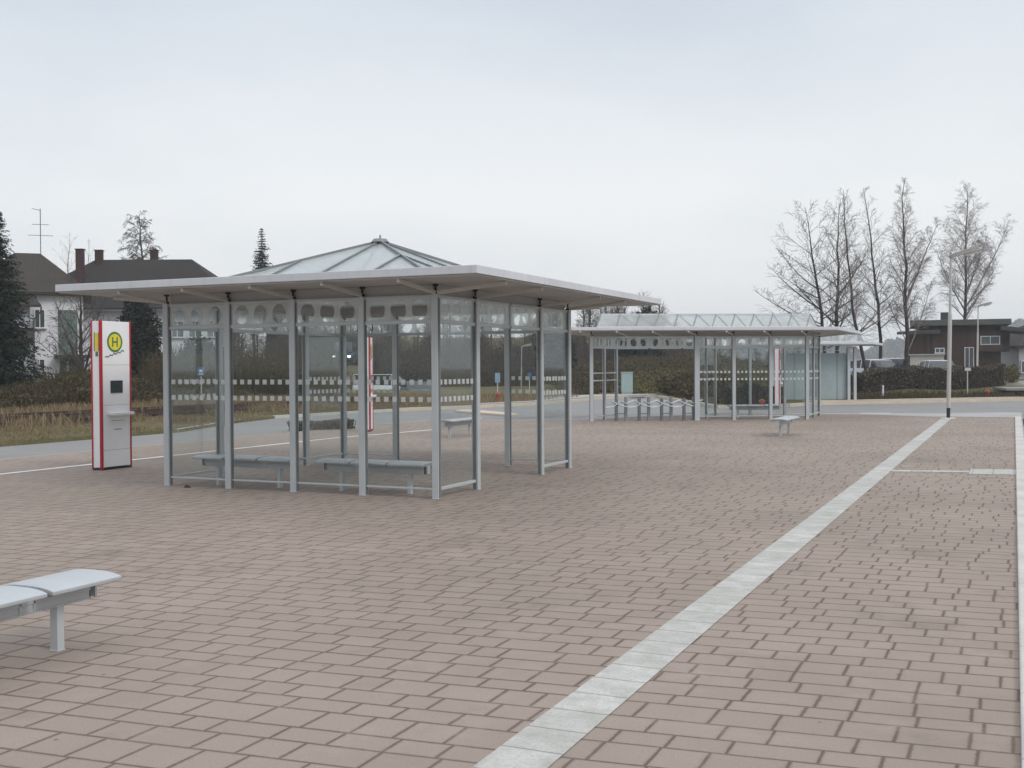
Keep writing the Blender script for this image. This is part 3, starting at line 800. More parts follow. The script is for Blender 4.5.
# ------------------------------------------------------------------ vegetation
def unit(rng):
    v = Vector((rng.gauss(0, 1), rng.gauss(0, 1), rng.gauss(0, 1))); v.normalize(); return v
def poly(rng, p, d, L, n, wob, bend):
    pts = [Vector(p)]; d = Vector(d).normalized()
    for i in range(n):
        d = (d + unit(rng)*wob + Vector((0, 0, bend))).normalized()
        pts.append(pts[-1]+d*(L/n))
    return pts
def tree_geo(seed, H, r, path, c0, prof, n1, el, n2, n3, tw=.010, bend=.06, bend2=.04, bend3=0, trunk=None, crown=None, limbs=()):
    rng = random.Random(seed)
    T = trunk if trunk is not None else MB(); C = crown if crown is not None else MB()
    N = 12; tp = []
    def at(t):
        x = 0; y = 0
        for (t0, a0, b0), (t1, a1, b1) in zip(path, path[1:]):
            if t0 <= t <= t1:
                k = (t-t0)/(t1-t0); return Vector((a0+(a1-a0)*k, b0+(b1-b0)*k, t*H))
        return Vector((path[-1][1], path[-1][2], t*H))
    for i in range(N+1):
        q = at(i/N); q += Vector((rng.gauss(0, 1), rng.gauss(0, 1), 0))*H*.004*(i > 0); tp.append(q)
    tr = [max(.012, r*(1-i/N)**.8+(.25*r if i == 0 else 0)) for i in range(N+1)]
    T.tube(tp, tr, 8)
    def tpos(t):
        k = min(N-1e-6, t*N); i = int(k); return tp[i].lerp(tp[i+1], k-i)
    stems = [(tpos, r, 1.0, c0, H)]
    Lmax = max(prof(i_/10) for i_ in range(10))
    def second(pts, L, r0, n2_, n3_):
        n2_ = max(3, int(n2_*min(1, .3+.75*L/Lmax))); n3_ = max(2, int(n3_*min(1, .45+.6*L/Lmax)))
        for j in range(n2_):
            s = .18+.80*(j+rng.random())/n2_
            k = s*(len(pts)-1); i = min(len(pts)-2, int(k)); q = pts[i].lerp(pts[i+1], k-i)
            pd = (pts[i+1]-pts[i]).normalized()
            side = pd.cross(unit(rng)).normalized()
            d = (pd*.75+side*rng.uniform(.5, 1.0)).normalized()
            l2 = L*rng.uniform(.3, .62)*(1.1-.5*s)
            p2 = poly(rng, q, d, l2, 4, .13, bend2)
            r2 = max(tw*1.15, r0*.4*(1-s*.6))
            C.tube(p2, [r2, r2*.8, r2*.62, max(tw*.8, r2*.45), tw*.55], 3, False)
            for w in range(n3_):
                s3_ = .15+.85*(w+rng.random())/n3_
                k3 = s3_*4; i3 = min(3, int(k3)); q3 = p2[i3].lerp(p2[i3+1], k3-i3)
                pd3 = (p2[i3+1]-p2[i3]).normalized()
                d3 = (pd3*.7+pd3.cross(unit(rng)).normalized()*rng.uniform(.4, .9)).normalized()
                l3_ = max(.12, l2*rng.uniform(.3, .6))
                C.tube(poly(rng, q3, d3, l3_, 2, .18, bend3), [tw, tw*.8, tw*.4], 3, False)
    for (t0, az, L, el_, rr) in limbs:                         # heavy forks
        q = tpos(t0); d = Vector((math.cos(az)*math.cos(el_), math.sin(az)*math.cos(el_), math.sin(el_)))
        pts = poly(rng, q, d, L, 7, .05, .07)
        C.tube(pts, [rr*(1-i/7*.85) for i in range(8)], 6, False)
        def lp(t, pts=pts):
            k = min(7-1e-6, t*7); i = int(k); return pts[i].lerp(pts[i+1], k-i)
        for j in range(int(n1*.4)):
            s = .25+.73*(j+rng.random())/(n1*.4); q = lp(s); a2 = rng.uniform(0, 6.28); e2 = el(s)*rng.uniform(.7, 1.2)
            d = Vector((math.cos(a2)*math.cos(e2), math.sin(a2)*math.cos(e2), math.sin(e2)))
            l1 = L*.30*(1.15-s*.8); p1 = poly(rng, q, d, l1, 5, .09, bend)
            r1 = max(tw*1.5, rr*.3*(1-s*.7)); C.tube(p1, [r1*(1-i/5*.8) for i in range(6)], 4, False)
            second(p1, l1, r1, n2, n3)
    for i in range(n1):
        t = c0+(.985-c0)*((i+rng.random()*.8)/n1); q = tpos(t); az = i*2.399+rng.uniform(-.5, .5)
        L = prof((t-c0)/(1-c0))*rng.uniform(.75, 1.15); e_ = el(t)*rng.uniform(.8, 1.2)
        d = Vector((math.cos(az)*math.cos(e_), math.sin(az)*math.cos(e_), math.sin(e_)))
        pts = poly(rng, q, d, L, 6, .07, bend)
        r1 = max(tw*1.6, r*(1-t)**.8*.42)
        C.tube(pts, [max(tw*.8, r1*(1-k/6*.85)) for k in range(7)], 4, False)
        second(pts, L, r1, n2, n3)
    return T, C
def bare_tree(label, loc, tmat, cmat, group=None, name='bare_tree', **kw):
    t = thing(name, label, 'tree', loc, 0, group)
    T, C = tree_geo(**kw)
    T.build('trunk', tmat, t, smooth=True); C.build('crown', cmat, t)
    return t
GRT = 'bare trees behind the road'
d = 62.0
wide = lambda q: 3.4*(1-q)**.75*min(1, q*3+.55)+.5
bare_tree('bare tree with wide branches reaching left above the long shelter roof', (lat(826, d), d, .3), BARK, TWIG, GRT, seed=3, H=10.2, r=.13, path=[(0, 0, 0), (.35, -.2, 0), (.7, -.65, 0), (1, -1.1, .2)], c0=.22, prof=lambda q: 3.3*(1-q)**.6+.5, n1=26, el=lambda t: .2+.55*t, n2=11, n3=6, tw=.007, bend=.035, limbs=((.26, 3.1, 4.2, .12, .05), (.34, 3.0, 4.4, .35, .05), (.44, 3.3, 3.8, .45, .05), (.55, 2.9, 3.2, .6, .045), (.4, 0, 2.8, .6, .04)))
bare_tree('dark upright bare tree just right of the wide branching one', (lat(836, d+2), d+2, .3), BARK, TWIG, GRT, seed=8, H=10.7, r=.15, path=[(0, 0, 0), (.5, .1, 0), (1, .2, 0)], c0=.22, prof=lambda q: 2.7*(1-q)**.65+.5, n1=30, el=lambda t: .35+.5*t, n2=11, n3=6, tw=.007, bend=.05, limbs=((.5, .3, 3.4, .8, .05), (.35, 2.8, 3.6, .6, .05)))
bare_tree('thin bare tree leaning left with fine top, left of two leaning trunks', (lat(871, d-2), d-2, .3), BARK, TWIGB, GRT, seed=14, H=10.8, r=.11, path=[(0, 0, 0), (.3, -.75, 0), (.55, -1.15, 0), (1, -1.5, 0)], c0=.28, prof=lambda q: 1.9*(1-q)**.8+.35, n1=28, el=lambda t: .5+.5*t, n2=11, n3=8, tw=.0055, bend=.03, bend3=-.05)
bare_tree('thin bare tree leaning left beside the hedge, right of two leaning trunks', (lat(882, d+1), d+1, .3), BARK, TWIGB, GRT, seed=21, H=11.4, r=.12, path=[(0, 0, 0), (.35, -.15, 0), (.65, -.55, 0), (1, -1.05, 0)], c0=.28, prof=lambda q: 2.0*(1-q)**.8+.35, n1=30, el=lambda t: .5+.5*t, n2=11, n3=8, tw=.0055, bend=.03, bend3=-.05)
bare_tree('forked bare birch standing at the left end of the brown house', (lat(907, d), d, .35), BARK, TWIGB, GRT, name='birch_tree', seed=33, H=11.6, r=.145, path=[(0, 0, 0), (.42, 0, 0), (.7, -.15, 0), (1, -.2, 0)], c0=.26, prof=lambda q: 2.1*(1-q)**.8*min(1, .45+q*1.6)+.3, n1=38, el=lambda t: .75+.3*t, n2=13, n3=12, tw=.0052, bend=.05, bend2=-.02, bend3=-.14, limbs=((.40, .1, 4.9, 1.15, .075), (.16, .35, 4.4, 1.05, .04), (.22, 2.9, 3.6, 1.05, .035)))
d = 96.0
bare_tree('tall bare birch rising behind the roof of the brown house', (lat(964, d), d, .5), BARK, TWIGB, GRT, name='birch_tree', seed=41, H=16.9, r=.19, path=[(0, 0, 0), (.45, .1, 0), (1, .2, 0)], c0=.28, prof=lambda q: 4.6*(1-q)**.85*min(1, .5+q*1.6)+.3, n1=44, el=lambda t: .7+.35*t, n2=13, n3=12, tw=.0078, bend=.04, bend2=-.02, bend3=-.14, limbs=((.36, .05, 8.5, .95, .085), (.34, 3.0, 6.0, 1.05, .07), (.42, .6, 6.5, 1.05, .07), (.30, .2, 6.0, .95, .06)))
# left side trees
bare_tree('drooping bare birch rising behind the long dark roof', (lat(143, 112), 112, .5), BARK, TWIG, None, name='birch_tree', seed=52, H=16.9, r=.3, path=[(0, 0, 0), (.6, .2, 0), (1, -.3, 0)], c0=.5, prof=lambda q: 2.3*(1-q)**.35+.2, n1=40, el=lambda t: .75, n2=11, n3=9, tw=.018, bend=-.10, bend2=-.2, bend3=-.35, limbs=((.5, .2, 3.5, .9, .1), (.55, 2.9, 3.6, 1.1, .1)))
bare_tree('pale faint bare tree between the two house roofs', (lat(69, 135), 135, .5), BIRCHB, TWIGB, None, seed=57, H=17.6, r=.2, path=[(0, 0, 0), (1, .2, 0)], c0=.25, prof=lambda q: 4.0*(1-q)**.7+.4, n1=24, el=lambda t: 1.0, n2=7, n3=4, tw=.010, bend=.05)
bare_tree('second pale faint bare tree left of the tall brick chimney', (lat(92, 138), 138, .5), BIRCHB, TWIGB, None, seed=59, H=17.2, r=.18, path=[(0, 0, 0), (1, -.2, 0)], c0=.3, prof=lambda q: 3.0*(1-q)**.7+.4, n1=20, el=lambda t: 1.05, n2=6, n3=4, tw=.010, bend=.05)
bare_tree('bare garden tree with twisting stems in front of the white house', (lat(83, 56), 56, .2), BARK, TWIG, None, seed=63, H=5.9, r=.15, path=[(0, 0, 0), (.3, -.1, 0), (1, -.1, 0)], c0=.12, prof=lambda q: 2.4*(1-q)**.6+.3, n1=28, el=lambda t: .5+.4*t, n2=9, n3=5, tw=.009, bend=.08, limbs=((.18, 2.7, 4.2, 1.1, .075), (.16, .3, 4.2, 1.25, .07), (.22, 3.3, 3.2, .5, .04)))

def conifer(label, loc, H, Rb, seed, n_lay=34, top=.25, mat=None, droop=-.25, name='spruce_tree', size=.2, z0=.06):
    rng = random.Random(seed)
    t = thing(name, label, 'tree', loc)
    T = MB(); T.tube([(0, 0, 0), (0, 0, H*.5), (0, 0, H*.99)], [H*.018, H*.011, .015], 8); T.build('trunk', BARK, t, smooth=True)
    C = MB()
    for i in range(n_lay):
        f = z0+(1-z0)*i/n_lay; z = f*H; rad = Rb*(1-f)**.85*rng.uniform(.8, 1.1)+.06
        nb = max(5, int(6+9*(1-f)))
        for b in range(nb):
            az = rng.uniform(0, 6.283); L = rad*rng.uniform(.65, 1.12)
            dx, dy = math.cos(az), math.sin(az); ns = max(3, int(L/.13))
            for k in range(ns):
                s = (k+.6)/ns; q = Vector((dx*L*s, dy*L*s, z+droop*L*s*s+.18*L*s*(s > .7)))
                w = size*(1.15-.55*s)*(.42+.58*min(1, (1-f)*3))
                for h_ in range(3):
                    sv = Vector((-dy, dx, 0))*rng.choice((-1, 1))
                    dd = Vector((dx, dy, 0))*rng.uniform(.3, .8)+sv*rng.uniform(.2, .9)+Vector((0, 0, rng.uniform(-.65, .15)))
                    C.blade(q+unit(rng)*.04, dd*w, w*.42, unit(rng))
    for k in range(14): C.blade((0, 0, H*(.93+.05*rng.random())), (rng.gauss(0, .06), rng.gauss(0, .06), .22), .05, (1, 0, 0))
    C.build('crown', mat or NEED, t); return t
conifer('dark spruce at the left edge overlapping the white house', (lat(1, 50), 50, .1), 8.75, 2.5, 5, 80, size=.24)
conifer('small dark spruce tip poking up behind the shelter roof', (lat(263, 100), 100, .2), 14.2, 3.5, 6, 62, size=.36, droop=-.3)
def blob_tree(label, loc, parts, n, leaf, seed, mat, name='conifer_tree', cat='tree', trunk=True, group=None):
    rng = random.Random(seed); t = thing(name, label, cat, loc, 0, group); C = MB()
    tot = sum(a*b*c for (_, _, _, a, b, c) in parts)
    for (px_, py_, pz, a, b, c) in parts:
        for k in range(int(n*a*b*c/tot)):
            u = unit(rng); s = rng.random()**.28*(1+.12*math.sin(u.x*7+seed)*math.sin(u.z*9+2*seed)+.10*math.sin(u.y*13))
            C.leaf((px_+u.x*a*s, py_+u.y*b*s, max(.03, pz+u.z*c*s)), leaf*rng.uniform(.6, 1.3), rng)
    if trunk:
        m = MB(); h_ = max(p_[2] for p_ in parts); m.tube([(0, 0, 0), (0, 0, h_)], [.12, .05], 8); m.build('trunk', BARK, t)
    C.build('crown', mat, t); return t
d = 60
blob_tree('broad dark green conifer between the white column and the house wall', (lat(139, d), d, .3), [(0, 0, 1.4, 1.4, 1.3, 1.6), (0, 0, 3.2, 1.15, 1.1, 1.7), (-.05, 0, 4.6, .75, .7, 1.3)], 9000, .12, 4, THUJA)
blob_tree('rounded dark evergreen seen through the left glass bay of the near shelter', (lat(205, 64), 64, .3), [(0, 0, 1.3, 1.5, 1.4, 1.3), (-.3, 0, 2.2, 1.1, 1.0, 1.0), (.5, 0, 1.9, .9, .9, .9)], 7000, .11, 9, NEED)
blob_tree('tall dark green evergreen at the wood edge behind the near shelter right corner', (lat(556, 92), 92, .2), [(0, 0, 2.2, 1.7, 1.5, 2.4), (0, 0, 4.6, 1.1, 1.1, 1.8)], 6000, .16, 10, NEED)
blob_tree('dark evergreen standing in the wood behind the bicycle stands', (lat(645, 103.5), 103.5, 1.6), [(0, 0, 2.0, 2.0, 1.6, 2.2), (.2, 0, 4.0, 1.4, 1.0, 1.6), (-1.9, 0, 2.6, 1.1, 1, 1.8)], 6000, .17, 11, NEED)

# woodland mass
def wood(name, spots, mat, seed, hmin, hmax, brush=0):
    rng = random.Random(seed); T = MB()
    protos = []
    for k in range(5):
        A_ = MB(); tree_geo(seed+k*13, 1.0, .016, [(0, 0, 0), (1, .02, 0)], .16, lambda q: .26*(1-q)**.55+.05, 22, lambda t: .55+.5*t, 6, 4, .0024, .05, trunk=A_, crown=A_)
        protos.append(A_)
    for (x, y) in spots:
        A_ = protos[rng.randrange(5)]; h_ = rng.uniform(hmin, hmax); a_ = rng.uniform(0, 6.28); c_, s_ = math.cos(a_)*h_, math.sin(a_)*h_
        n = len(T.v); z0 = hz(x, y)-.1
        T.v += [(x+v[0]*c_-v[1]*s_, y+v[0]*s_+v[1]*c_, z0+v[2]*h_) for v in A_.v]
        T.f += [tuple(n+i for i in f_) for f_ in A_.f]
    o = T.build(name, mat); return struct(o, 'stuff')
rng = random.Random(91)
sp = []
for k in range(76):
    yy = rng.uniform(104, 126); uu = rng.uniform(165, 668); sp.append((lat(uu, yy), yy))
wood('bare_wood', sp, WOODT, 200, 4.2, 6.1)
sp = []
for k in range(26):
    yy = rng.uniform(110, 135); uu = rng.uniform(655, 800); sp.append((lat(uu, yy), yy))
wood('bare_thicket', sp, WOODT, 300, 2.2, 4.4)
sp = []
for k in range(34):
    yy = rng.uniform(66, 80); uu = rng.uniform(226, 345); sp.append((lat(uu, yy), yy))
wood('bare_thicket', sp, WOODT, 400, 3.0, 4.3)
# undergrowth: thousands of small leaves and stems that read as one mass
def brush(name, fn, n, mat, leaf, seed, stems=.35, leaves=4):
    rng = random.Random(seed); C = MB()
    for k in range(n):
        x, y, h_ = fn(rng)
        z0 = hz(x, y)
        for w in range(int(stems+rng.random())):
            q = Vector((x+rng.gauss(0, .15), y+rng.gauss(0, .15), z0)); C.tube([q, q+Vector((rng.gauss(0, .12+.12*h_), rng.gauss(0, .12+.12*h_), h_*rng.uniform(.6, 1.2)))], [.018, .007], 3, False)
        for w in range(leaves):
            C.leaf((x+rng.gauss(0, .2), y+rng.gauss(0, .2), z0+h_*rng.random()**.8), leaf*rng.uniform(.6, 1.4), rng)
    return struct(C.build(name, mat), 'stuff')
def und(rng):
    yy = rng.uniform(104.5, 119); uu = rng.uniform(165, 720); return lat(uu, yy), yy, rng.uniform(1.0, 3.3)*(.5 if uu > 585 else 1)
brush('undergrowth', und, 11000, WOODT, .10, 71, 2.6, 1)
brush('undergrowth', und, 4500, BRUSH, .12, 77, 1.2, 3)
def shr(rng):                                                        # shrub belt beyond the railway on the left
    X = -31.5-rng.random()*7; Y = rng.uniform(14, 45); x, y = W(X, Y)[:2]
    lump = .75+.45*math.sin(Y*.55)*math.sin(X*.8+Y*.17)
    return x, y, max(.4, (1.25 if X < -33 else .85)*lump)
brush('shrub_belt', shr, 13000, BRUSH, .075, 72, 1.4, 4)
def shr2(rng):
    yy = rng.uniform(52, 66); uu = rng.uniform(150, 330); return lat(uu, yy), yy, rng.uniform(.8, 2.4)
brush('shrub_thicket', shr2, 6000, BRUSH, .08, 73, 2.2, 3)
def bank(rng):
    yy = rng.uniform(63, 78); uu = rng.uniform(622, 800); return lat(uu, yy), yy, rng.uniform(.2, .62)
brush('bank_plants', bank, 7000, YBUSH, .085, 74)
def bank2(rng):
    yy = rng.uniform(66, 104); uu = rng.uniform(560, 800); return lat(uu, yy), yy, rng.uniform(.3, 1.3)*(.35+.65*(yy-66)/38)
brush('bank_brush', bank2, 13000, BRUSH, .09, 75, 1.6, 3)
def bank3(rng):
    return rng.uniform(8.7, 11.0), rng.uniform(49.5, 66), rng.uniform(.3, 1.0)
brush('roadside_brush', bank3, 5000, BRUSH, .10, 76)
# dry grass blades
def grass(name, fn, n, mat, seed, hmin=.08, hmax=.28):
    rng = random.Random(seed); C = MB()
    for k in range(n):
        x, y, sc_ = fn(rng); z0 = hz(x, y); h_ = rng.uniform(hmin, hmax)*sc_
        a_ = rng.uniform(0, 6.28)
        C.blade((x, y, z0-.02), (rng.gauss(0, .35)*h_, rng.gauss(0, .35)*h_, h_), .022+h_*.05, (math.cos(a_), math.sin(a_), 0))
    return struct(C.build(name, mat), 'stuff')
def gl(rng):
    while True:
        X = rng.uniform(-24.8, -20.75); Y = rng.uniform(8, 44); x, y = W(X, Y)[:2]
        if y > ky(x)+.15: break
    n = math.sin(X*2.1+Y*.7)*math.sin(Y*1.3-X)
    return x, y, .55+.45*n
grass('dry_grass', gl, 26000, DRYG, 81, .04, .16)
def gl2(rng):
    X = rng.uniform(-33.5, -29.2); Y = rng.uniform(8, 47); x, y = W(X, Y)[:2]; return x, y, 1.5
grass('tall_dry_grass', gl2, 22000, DRYG, 82, .1, .32)
def gl5(rng):
    X = rng.uniform(-29.4, -24.8); Y = rng.uniform(8, 47); x, y = W(X, Y)[:2]
    return x, y, 1.35 if math.sin(Y*1.7)+math.sin(Y*.6+X) > .2 else .5
grass('track_grass', gl5, 17000, DRYG, 85, .1, .32)
def gl3(rng):
    while True:
        x = rng.uniform(-13, 3.5); y = rng.uniform(40, 86)
        if y > ky(x)+.9: break
    return x, y, 1.0
grass('far_dry_grass', gl3, 24000, DRYG, 83)
def gl4(rng):
    while True:
        x = rng.uniform(15.6, 26); y = rng.uniform(50.5, 56)
        if y > ky(x)+1.25: break
    return x, y, 1.0
grass('bank_dry_grass', gl4, 7000, BRUSH, 84)

# clipped hedges and planted beds
def hedge(label, pts, w, h, n, leaf, seed, mat, zf=True, zb=0):
    rng = random.Random(seed); t = thing('hedge', label, 'hedge', (pts[0][0], pts[0][1], 0)); C = MB(); S = MB()
    segs = [(Vector(a_), Vector(b_)) for a_, b_ in zip(pts, pts[1:])]; tot = sum((b_-a_).length for a_, b_ in segs)
    ox, oy = pts[0]
    for a_, b_ in segs:
        k = int(n*(b_-a_).length/tot); nv = Vector((-(b_-a_).y, (b_-a_).x)).normalized()
        for i in range(k):
            s = rng.random(); q = a_.lerp(b_, s)+nv*w*(rng.random()-.5)
            hh = h*(1+.07*math.sin(q.x*2.3+q.y)+.05*math.sin(q.x*5.1))
            z0 = (hz(q.x, q.y) if zf else 0)+zb
            z = z0+hh*(1-rng.random()**1.6*.98)
            C.leaf((q.x-ox, q.y-oy, z), leaf*rng.uniform(.6, 1.35), rng)
            if i % 14 == 0: S.tube([(q.x-ox, q.y-oy, z0), (q.x-ox+rng.gauss(0, .1), q.y-oy+rng.gauss(0, .1), z0+hh)], [.016, .008], 3, False)
    C.build('foliage', mat, t); S.build('stems', BARK, t); return t
hedge('long clipped brown hedge in front of the brown house and parked cars', [(lat(857, 57), 57.0), (lat(900, 58), 58.0), (lat(1000, 60), 60.0)], 1.1, 1.08, 20000, .062, 61, HEDGE)
hedge('low dark evergreen hedge across the road behind the long shelter bench', [(9.0, 46.4), (11.5, 47.5)], .8, .75, 6000, .05, 62, DHEDGE)
hedge('low dark shrub bed beside the bus lane seen through the near shelter', [(-5.9, 29.7), (-4.45, 30.4)], .8, .30, 5000, .045, 64, leafy('grey_green_leaves', [(.09, .09, .07), (.14, .14, .11), (.18, .17, .14)], .85, .1), False, ROADZ)
m = MB(); rng = random.Random(66)
for k in range(2600):
    X = .36+rng.random()*2.6; Y = 21+rng.random()*16; x, y = W(X, Y)[:2]; m.leaf((x, y, -.02+rng.random()*.16), .05*rng.uniform(.6, 1.4), rng)
struct(m.build('ground_cover', REDL), 'stuff')
blob_tree('yellow green bush beside the driveway right of the brown house', (lat(1012, 72), 72, .4), [(0, 0, .6, .45, .5, .6)], 900, .08, 12, YBUSH, 'bush', 'bush', False)
blob_tree('golden brown bush left of the parked cars under the leaning trees', (lat(866, 66), 66, .4), [(0, 0, .7, .8, .7, .8), (.6, .2, .9, .6, .6, .7)], 1500, .09, 13, leafy('ochre_leaves', [(.14, .09, .03), (.24, .16, .06)], .9, .2), 'bush', 'bush', False)

# far wooded hills
def hill(name, x0, x1, y, h, seed):
    rng = random.Random(seed); C = MB()
    for k in range(9000):
        x = rng.uniform(x0, x1); q = (x-x0)/(x1-x0); top = h*(.55+.28*math.sin(q*9+seed)+.17*math.sin(q*23+seed*2))
        C.leaf((x, y+rng.uniform(-14, 14), 3+max(.5, top)*rng.random()**.6), rng.uniform(1.4, 3.2), rng)
    return struct(C.build(name, FARW), 'stuff')
hill('far_wood', lat(760, 800), lat(1150, 800), 800, 33, 2)
hill('far_wood', lat(640, 820), lat(900, 820), 820, 18, 5)
hill('far_wood', lat(-160, 300), lat(180, 300), 300, 13, 7)

# ------------------------------------------------------------------ houses
def window(root, x0, x1, z0, z1, y, cross=True, fm=None, depth=.14):
    fm = fm or FRAMEW
    m = MB(); t = .055
    m.box(((x0+x1)/2, y-.02, z0+t/2), (x1-x0, .08, t)); m.box(((x0+x1)/2, y-.02, z1-t/2), (x1-x0, .08, t))
    m.box((x0+t/2, y-.02, (z0+z1)/2), (t, .078, z1-z0-2*t)); m.box((x1-t/2, y-.02, (z0+z1)/2), (t, .078, z1-z0-2*t))
    if cross: m.box(((x0+x1)/2, y-.02, (z0+z1)/2), (t*.8, .07, z1-z0-2*t))
    w = m.build('window', fm, root)
    m = MB(); m.box(((x0+x1)/2, y+.005, (z0+z1)/2), (x1-x0-.1, .02, z1-z0-.1)); m.build('pane', WIN, w)
    m = MB(); m.box(((x0+x1)/2, y-.07, z0-.03), (x1-x0+.16, .18, .05)); m.build('sill', WALLG, w)
    return w
def hip_roof(root, x0, x1, y0, y1, zb, zt, run, mat, over=.45, th=.16):
    a0, a1, b0, b1 = x0-over, x1+over, y0-over, y1+over; ym = (b0+b1)/2
    base = [(a0, b0), (a1, b0), (a1, b1), (a0, b1)]
    m = MB(); m.v = [(*q, zb-th) for q in base]+[(*q, zb) for q in base]+[(a0+run, ym, zt), (a1-run, ym, zt)]
    m.f = [(3, 2, 1, 0), (0, 1, 5, 4), (1, 2, 6, 5), (2, 3, 7, 6), (3, 0, 4, 7), (4, 5, 9, 8), (6, 7, 8, 9), (5, 6, 9), (7, 4, 8)]
    return m.build('roof', mat, root)
# white house
d = 68.0
h1 = thing('house', 'white rendered house with brown hipped roof and rooftop aerial at the far left', 'house', (lat(84, d), d, .5), .37)
zo = .5
PH1 = math.atan((84-512)/F); DR1 = d/math.cos(PH1)
def lx(u): return DR1*math.tan(math.atan((u-512)/F)-PH1)
m = MB(); m.prism([(lx(31), 0), (0, 0), (0, 8), (lx(31), 8)], -.6, 6.15-zo); m.build('wall', WALLW, h1)
m = MB(); m.prism([(lx(-30), -.9), (lx(31)-.02, -.9), (lx(31)-.02, 8), (lx(-30), 8)], -.6, 5.6-zo); m.build('wing_wall', WALLG, h1)
r1_ = hip_roof(h1, lx(-34), 0, 0, 8, 6.32-zo, 9.05-zo, 3.0, TILEB, .5)
m = MB(); ax_ = lx(40)
m.tube([(ax_, 4, 8.6-zo), (ax_, 4, 11.9-zo)], .03, 6)
for z_, l_, a_ in ((11.8, .35, .4), (10.9, .5, 0), (10.2, .75, 0)): m.bar((ax_-l_*1.4 if a_ else ax_-l_, 4, z_+a_*.25-zo), (ax_+(0 if a_ else l_), 4, z_-zo), .03, .03)
m.build('aerial', GREYINK, h1)
m = MB(); m.hull([(lx(27), 2.6, 7.55-zo+.43), (lx(32), 2.6, 7.55-zo+.43), (lx(32.6), 3.0, 7.95-zo+.36), (lx(27.6), 3.0, 7.95-zo+.36), (lx(27), 2.55, 7.6-zo+.48), (lx(32), 2.55, 7.6-zo+.48), (lx(32.6), 2.95, 8.0-zo+.41), (lx(27.6), 2.95, 8.0-zo+.41)], [(0, 1, 5, 4), (1, 2, 6, 5), (2, 3, 7, 6), (3, 0, 4, 7), (4, 5, 6, 7)]); m.build('roof_window', FRAMEW, r1_)
m = MB(); m.hull([(lx(-28), -1.5, 5.35-zo), (lx(43), -1.5, 5.35-zo), (lx(43), -1.5, 5.5-zo), (lx(-28), -1.5, 5.5-zo), (lx(-28), 0.05, 6.3-zo), (lx(31), 0.05, 6.3-zo)], [(0, 1, 2, 3), (3, 2, 5, 4), (0, 4, 5, 1), (1, 5, 2), (0, 3, 4)]); m.build('wing_roof', TILEB, h1)
m = MB(); m.hull([(lx(8), -2.0, 3.25-zo), (lx(35), -2.0, 3.25-zo), (lx(35), -.9, 3.25-zo), (lx(8), -.9, 3.25-zo), (lx(10), -2.0, 3.5-zo), (lx(35), -2.0, 3.5-zo), (lx(35), -.92, 4.15-zo), (lx(18), -.92, 4.15-zo)], [(0, 1, 2, 3), (0, 4, 5, 1), (4, 7, 6, 5), (1, 5, 6, 2), (0, 3, 7, 4)]); m.build('porch_roof', TILEB, h1)
m = MB(); m.tube([(lx(43), -1.45, 5.35-zo), (lx(42), -.9, 5.1-zo), (lx(35), -.15, 4.7-zo), (lx(34), -.1, .1)], .05, 6); m.build('drainpipe', GREYINK, h1)
window(h1, lx(35), lx(46), 4.15-zo, 5.3-zo, -.03)
w_ = window(h1, lx(34), lx(45.5), 1.35-zo, 2.3-zo, -.03)
m = MB(); m.hull([(lx(32), -.12, 2.2-zo), (lx(38), -.5, 2.25-zo), (lx(44), -.5, 1.35-zo), (lx(39), -.12, 1.3-zo), (lx(32), -.17, 2.25-zo), (lx(38), -.55, 2.3-zo), (lx(44), -.55, 1.4-zo), (lx(39), -.17, 1.35-zo)], [(0, 1, 2, 3), (4, 7, 6, 5), (0, 4, 5, 1), (1, 5, 6, 2), (2, 6, 7, 3), (3, 7, 4, 0)]); m.build('open_sash', FRAMEW, w_)
m = MB(); m.box(((lx(59)+lx(78))/2, -.03, 3.9-zo), (lx(78)-lx(59), .06, 2.75)); m.build('stair_window', COMPA, h1)
m = MB(); m.box(((lx(55)+lx(92))/2, -.75, 2.42-zo), (lx(92)-lx(55), 1.5, .2)); m.build('door_canopy', DWOOD, h1)
m = MB(); m.box(((lx(60)+lx(78))/2, -.03, .75), (lx(78)-lx(60), .05, 1.9)); dr = m.build('door', COMPA, h1)
m = MB(); m.box((lx(68), -.075, .8), (.12, .03, 1.75)); m.build('door_post', FRAMEW, dr)
# long dark-roofed house
d = 80.0
h2 = thing('house', 'long white house with dark hipped roof and three brick chimneys left of the shelter', 'house', (lat(98, d), d, .5))
def lx2(u): return lat(u, d)-lat(98, d)
xa, xb = lx2(9), lx2(238)
m = MB(); m.prism([(xa, 0), (xb, 0), (xb, 9.4), (xa, 9.4)], -.6, 5.9-zo); m.build('wall', WALLW, h2)
r2_ = hip_roof(h2, xa, xb, 0, 9.4, 6.05-zo, 10.0-zo, 5.15, TILED, .55)
for u, z0, z1, y_, w_ in ((81.5, 6.6, 10.5, 2.2, .5), (100.5, 8.4, 10.65, 4.4, .5), (155.5, 9.0, 10.75, 5.4, .5)):
    m = MB(); cx_ = lat(u, d+y_)-lat(98, d); m.box((cx_, y_, (z0+z1)/2-zo), (w_, w_, z1-z0)); m.box((cx_, y_, z1-zo+.03), (w_*1.2, w_*1.2, .07)); m.build('chimney', BRICK, r2_)
for u in (98, 108, 166, 178, 196, 214, 232):
    window(h2, lx2(u)-.5, lx2(u)+.5, 3.9-zo, 5.1-zo, -.03); window(h2, lx2(u)-.5, lx2(u)+.5, 1.2-zo, 2.4-zo, -.03)
m = MB(); m.box(((xa+xb)/2, -.62, 5.86-zo), (xb-xa+1.1, .12, .12)); m.build('gutter', GREYINK, r2_)
